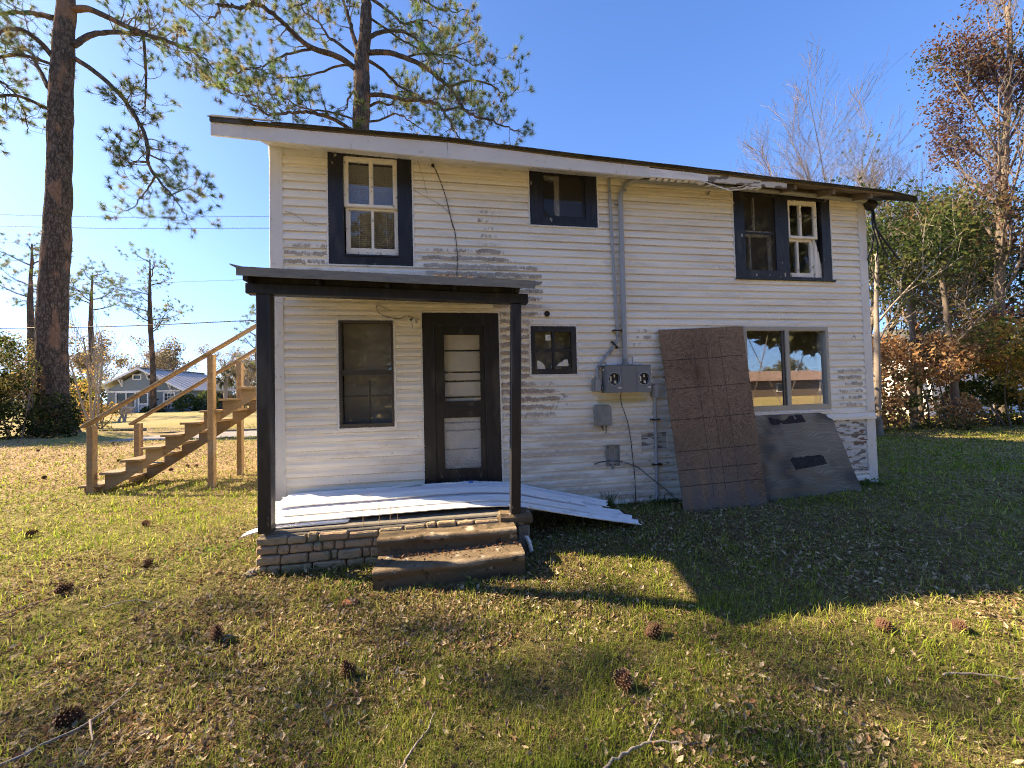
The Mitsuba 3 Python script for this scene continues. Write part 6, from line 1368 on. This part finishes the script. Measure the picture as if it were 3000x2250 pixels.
shrub('foundation_shrub', 'reddish shrub along the side wall of the blue cottage', [(-29.3, 55.0, 1.3, 1.2, 1.6, 1.6), (-29.0, 58.5, 1.2, 1.2, 1.4, 1.5)], 1600, .32, RUST + GREEN[:2], 103, 4)
single('concrete_kerb_block', bx(-15.6, -13.2, 17.3, 17.6, 0.1, 0.34), 'mortar', 'long low concrete kerb block on the verge beyond the road', 'kerb')

WH = thing('white_house', 'white clapboard house half hidden by the shrubs right of the yard', 'house')
wx0, wx1, wy0, wy1 = 22.5, 36.0, 8.6, 17.5
part(WH, 'wall', bx(wx0, wx0 + .2, wy0, wy1, 0.0, 3.0), 'white_lap'); part(WH, 'wall', bx(wx0 + .201, wx1, wy0, wy0 + .2, 0.0, 3.0), 'white_lap'); part(WH, 'wall', cat([bx(wx1 - .2, wx1, wy0 + .21, wy1, 0, 3.0), bx(wx0 + .201, wx1 - .21, wy1 - .2, wy1, 0, 3.0)]), 'white_lap')
ov = .4
rv = np.array([[wx0 - ov, wy0 - ov, 3.0], [wx1 + ov, wy0 - ov, 3.0], [wx1 + ov, wy1 + ov, 3.0], [wx0 - ov, wy1 + ov, 3.0], [wx0 + 4, (wy0 + wy1) / 2, 4.7], [wx1 - 4, (wy0 + wy1) / 2, 4.7]])
part(WH, 'roof', (rv, np.array([[0, 1, 5], [0, 5, 4], [1, 2, 5], [2, 3, 4], [2, 4, 5], [3, 0, 4], [0, 2, 1], [0, 3, 2]])), 'roof_shingle')
for y_ in (10.6, 14.2):
    w_ = part(WH, 'window', cat([bx(wx0 - .05, wx0 - .002, y_, y_ + .1, 1.0, 2.4), bx(wx0 - .05, wx0 - .002, y_ + 1.1, y_ + 1.2, 1.0, 2.4), bx(wx0 - .05, wx0 - .002, y_ + .101, y_ + 1.099, 1.0, 1.1), bx(wx0 - .05, wx0 - .002, y_ + .101, y_ + 1.099, 2.3, 2.4)]), 'far_trim')
    part(w_, 'pane', bx(wx0 - .02, wx0 - .003, y_ + .1, y_ + 1.1, 1.1, 2.3), 'far_glass')
# the house and mailbox across the street behind the camera, mirrored in the big window
procm('ranch_brick', lap_fn((0.17, 0.13, 0.10), 0.075), 0.8)
plain('ranch_roof', (0.20, 0.145, 0.12), 0.9, 0.2)
RH = thing('ranch_house', 'long brick house with a brown hip roof, mirrored in the big window', 'house')
rx0, rx1, ry0, ry1 = 44.0, 76.0, -63.0, -52.0
part(RH, 'wall', cat([bx(rx0, rx1, ry1 - .2, ry1, 0, 2.7), bx(rx0, rx0 + .2, ry0, ry1 - .21, 0, 2.7), bx(rx1 - .2, rx1, ry0, ry1 - .21, 0, 2.7)]), 'ranch_brick')
rv = np.array([[rx0 - .7, ry0 - .7, 2.7], [rx1 + .7, ry0 - .7, 2.7], [rx1 + .7, ry1 + .7, 2.7], [rx0 - .7, ry1 + .7, 2.7], [rx0 + 6, -57.5, 4.6], [rx1 - 6, -57.5, 4.6]])
part(RH, 'roof', (rv, np.array([[0, 1, 5], [0, 5, 4], [1, 2, 5], [2, 3, 4], [2, 4, 5], [3, 0, 4], [0, 2, 1], [0, 3, 2]])), 'ranch_roof')
for x_ in (48.0, 56.5, 65.0): 
    w_ = part(RH, 'window', ring_xz(x_, x_ + 2.2, .8, 2.3, .12, ry1 + .002, ry1 + .06), 'far_trim'); part(w_, 'pane', bx(x_ + .12, x_ + 2.08, ry1 + .003, ry1 + .03, .92, 2.18), 'far_glass')
MB = thing('mailbox', 'white mailbox on a white post, mirrored in the big window', 'mailbox')
part(MB, 'post', bx(17.4, 17.52, -15.5, -15.38, 0, 1.25), 'far_trim'); part(MB, 'box', cbx(17.1, 17.6, -15.55, -15.32, 1.0, 1.22, .03), 'far_trim')

# ---------------------------------------------------------------- power lines
UP_ = thing('utility_pole', 'wooden utility pole hidden behind the house, carrying the street wires', 'pole')
part(UP_, 'pole', tube([(3.2, 16, 0), (3.2, 16, 11.4)], [.16, .11], 10), 'pine_bark', smooth=True); part(UP_, 'crossarm', bx(3.13, 3.27, 15.2, 16.8, 10.9, 11.02), 'treated_wood')
def wire(z0, z1, z2, y, r, lb):
    pts = [(-60, y, z0), (-40, y, z1), (-18, y, z1 - .15), (-6.6, y, z2), (3.2, y, z2 + .45)]
    single('power_line', tube(curve(pts, 8), r, 5), 'rubber', lb, 'power line', 'wires along the street', smooth=True)
wire(10.9, 10.45, 10.78, 16.0, .011, 'topmost thin street wire crossing the sky left of the house'); wire(10.4, 9.95, 10.22, 16.05, .012, 'second street wire, just below the topmost one')
wire(7.6, 7.3, 7.66, 16.1, .008, 'faint thin street wire level with the porch roof'); wire(5.6, 5.3, 5.62, 16.15, .024, 'thickest and lowest street wire, crossing behind the stair handrail')

# ---------------------------------------------------------------- pine cones, sticks and bits on the lawn
def cone_mesh(L, Rr, rg, n=92):
    sc_v, sc_f, tp_v, tp_f = [], [], [], []
    core = tube([(0, 0, 0), (0, 0, L * .3), (0, 0, L * .7), (0, 0, L)], [Rr * .35, Rr * .55, Rr * .38, Rr * .08], 8)
    scales, tips = [core], []
    for j in range(n):
        s = (j + .5) / n; a = j * 2.39996
        z = L * (0.03 + 0.93 * s); rr = Rr * (math.sin(math.pi * (0.16 + 0.80 * s)) ** .8) * rg.uniform(.92, 1.08)
        e = np.array([math.cos(a), math.sin(a), 0]); t = np.array([-math.sin(a), math.cos(a), 0]); w = Rr * .23 * (1 - .5 * s)
        up = np.array([0, 0, L * .075 * (1 - .6 * s) + .004])
        b = np.array([0, 0, z]) + e * rr * .45; o = np.array([0, 0, z]) + e * rr + up
        pts = [b - t * w * .6, b + t * w * .6, o + t * w - e * .004, o + e * .004 + up * .25, o - t * w - e * .004, b + up * .5 + e * rr * .1]
        scales.append((np.array(pts), np.array([[0, 1, 2], [0, 2, 3], [0, 3, 4], [5, 2, 1], [5, 3, 2], [5, 4, 3], [5, 0, 4], [5, 1, 0]])))
        q_ = o + e * .006 + up * .1
        tips.append((np.array([q_ - t * w * .55, q_ + t * w * .55, q_ + up * .28 + e * .003, q_ - up * .22 + e * .004]), np.array([[0, 1, 2], [0, 3, 1], [0, 2, 3], [1, 3, 2]])))
    return cat(scales), cat(tips)
rg = np.random.default_rng(9)
protos = [cone_mesh(.098, .038, rg), cone_mesh(.085, .039, rg), cone_mesh(.106, .036, rg)]
def place(m, o, ax, spin, s=1.0):
    ax = unit(np.array(ax, float)); x_ = unit(np.cross(ax, [.13, .2, .9])); y_ = np.cross(ax, x_)
    c, q_ = math.cos(spin), math.sin(spin); X_, Y_ = c * x_ + q_ * y_, -q_ * x_ + c * y_
    v = np.asarray(m[0]) * s
    return np.array(o) + v[:, :1] * X_ + v[:, 1:2] * Y_ + v[:, 2:] * ax, m[1]
CN = [((3.18, -2.39), (.9, .2, .25), 1.15, 'reddish pine cone on shaded grass right of the post shadow'), ((2.84, -2.74), (.2, -.3, .9), 1.15, 'upright open pine cone, front and right of centre on the lawn'),
      ((1.39, -2.39), (-.5, .3, .75), 1.05, 'open pine cone on the lawn below the left end of the concrete steps'), ((0.44, -1.89), (-.2, .2, .95), 1.1, 'upright pine cone left of the steps beside a short pale stick'),
      ((0.00, -2.44), (.95, .15, .12), 1.25, 'large pine cone lying on its side in the bottom left corner'), ((4.64, -2.63), (.9, -.2, .2), 1.0, 'pine cone lying on the edge of the house shadow at the right'),
      ((5.17, -2.72), (-.8, -.3, .3), .9, 'rightmost pine cone, out in the sunlit grass'), ((-2.78, 0.46), (.9, .3, .2), 1.1, 'dark pine cone at the far left of the lawn beyond two others'),
      ((-0.78, -0.75), (.3, .8, .3), 1.0, 'pine cone left of the brick base under the wooden stairs line'), ((-1.15, -1.10), (.8, .5, .2), 1.2, 'dark pine cone near the left frame edge, level with the brick base'),
      ((-2.75, -0.05), (.9, .1, .3), 1.0, 'pine cone at the left frame edge, level with the stair foot'), ((-1.6, 0.55), (-.8, .2, .2), 1.0, 'pine cone in the grass just before the stair foot'), ((-0.75, 1.9), (.3, -.7, .2), 1.1, 'pine cone under the wooden stairs between the two posts')]
for (x_, y_), ax, s, lb in CN:
    k = thing('pine_cone', lb, 'pine cone', 'pine cones on the lawn'); m = protos[rg.integers(3)]
    z_ = float(gh(x_, y_)) + .002 + .034 * s * (1 - abs(ax[2])); sp_ = rg.uniform(0, 6)
    part(k, 'scales', place(m[0], (x_, y_, z_), ax, sp_, s), 'cone_scale', smooth=False); part(k, 'scale_tips', place(m[1], (x_, y_, z_), ax, sp_, s), 'cone_tip')
far_cone = hull(np.concatenate([place((rg.normal(0, 1, (40, 3)) * [.03, .03, .02] + [0, 0, .04], None), (0, 0, 0), (1, 0, .2), 0)[0]]))
for j in range(24):
    x_, y_ = rg.uniform(-14, -1.2), rg.uniform(4.2, 12)
    if x_ > -1.0: continue
    a = rg.uniform(0, 6.28)
    single('pine_cone', place(protos[j % 3][0], (x_, y_, float(gh(x_, y_)) + .03), (math.cos(a), math.sin(a), .2), a, 1.0), 'cone_scale', 'small dark pine cone strewn on the brown ground beyond the stairs', 'pine cone', 'pine cones on the brown ground beyond the stairs')
def stick(pts, r, lb, mat='pale_bark', side=()):
    r = r * .62
    p = np.array([(x_, y_, float(gh(x_, y_)) + .012 + dz) for x_, y_, dz in pts])
    q_ = curve(p, 6); q_ = q_ + np.random.default_rng(int(abs(pts[0][0]) * 1000)).normal(0, .003, q_.shape)
    ms_ = [tube(q_, np.linspace(r, r * .45, len(q_)), 7)]
    for s in side:
        p2 = np.array([(x_, y_, float(gh(x_, y_)) + .012 + dz) for x_, y_, dz in s]); ms_.append(tube(curve(p2, 5), np.linspace(r * .75, r * .3, (len(s) - 1) * 5 + 1), 6))
    single('fallen_stick', cat(ms_), mat, lb, 'stick', smooth=True)
stick([(1.72, -3.0, 0), (1.77, -2.92, .01), (1.83, -2.83, .01), (1.86, -2.76, .02)], .010, 'slim grey stick on the lawn at the bottom middle')
stick([(2.50, -3.2, .01), (2.66, -3.14, .02), (2.80, -3.105, .02), (2.95, -3.12, .01), (3.05, -3.13, 0)], .012, 'forked grey stick at the bottom edge right of centre', side=[[(2.80, -3.105, .02), (2.85, -3.06, .03), (2.91, -3.02, .04)]])
stick([(-0.03, -2.68, .01), (0.09, -2.56, .02), (0.19, -2.44, .02), (0.215, -2.24, .02)], .012, 'long pale branch in the bottom left corner', side=[[(0.17, -2.46, .02), (0.22, -2.52, .02), (0.30, -2.62, .01), (0.31, -2.74, 0)]])
stick([(0.47, -1.865, .01), (0.53, -1.872, .012), (0.60, -1.885, .008)], .010, 'short pale stick beside the upright pine cone left of the steps')
stick([(0.26, -1.83, .01), (0.27, -1.86, .015), (0.30, -1.90, .01)], .007, 'small curved twig left of the upright pine cone')
stick([(-1.45, -1.55, .01), (-1.2, -1.28, .015), (-0.95, -1.0, .01), (-0.7, -.80, .01)], .008, 'thin brown twig lying far left on the lawn', 'twig_bark')
stick([(1.05, -1.92, .01), (1.20, -1.93, .012), (1.32, -1.915, .01)], .007, 'thin straw coloured twig in front of the lower step', 'cone_tip')
stick([(4.55, -3.02, .01), (4.70, -3.04, .02), (4.9, -3.12, .01)], .011, 'pale stick in the sunny grass at the bottom right')
stick([(-0.62, -1.36, .01), (-.45, -1.33, .02), (-.28, -1.36, .01)], .008, 'pale twig on the left lawn in front of the wooden stairs')
single('brick_fragment', rough(cbx(1.13, 1.24, -1.63, -1.56, 0.015, 0.06, .012), .008, 14, 3, 2), 'brick_orange' if plain('brick_orange', (.32, .14, .07), .9, .2) else '', 'orange brick fragment left of the foot of the concrete steps', 'brick')
single('pale_stone', rough(cbx(0.18, 0.285, -1.06, -0.96, 0.04, 0.13, .03), .012, 12, 6, 2), 'mortar', 'pale lump of stone at the left foot of the brick base', 'stone')
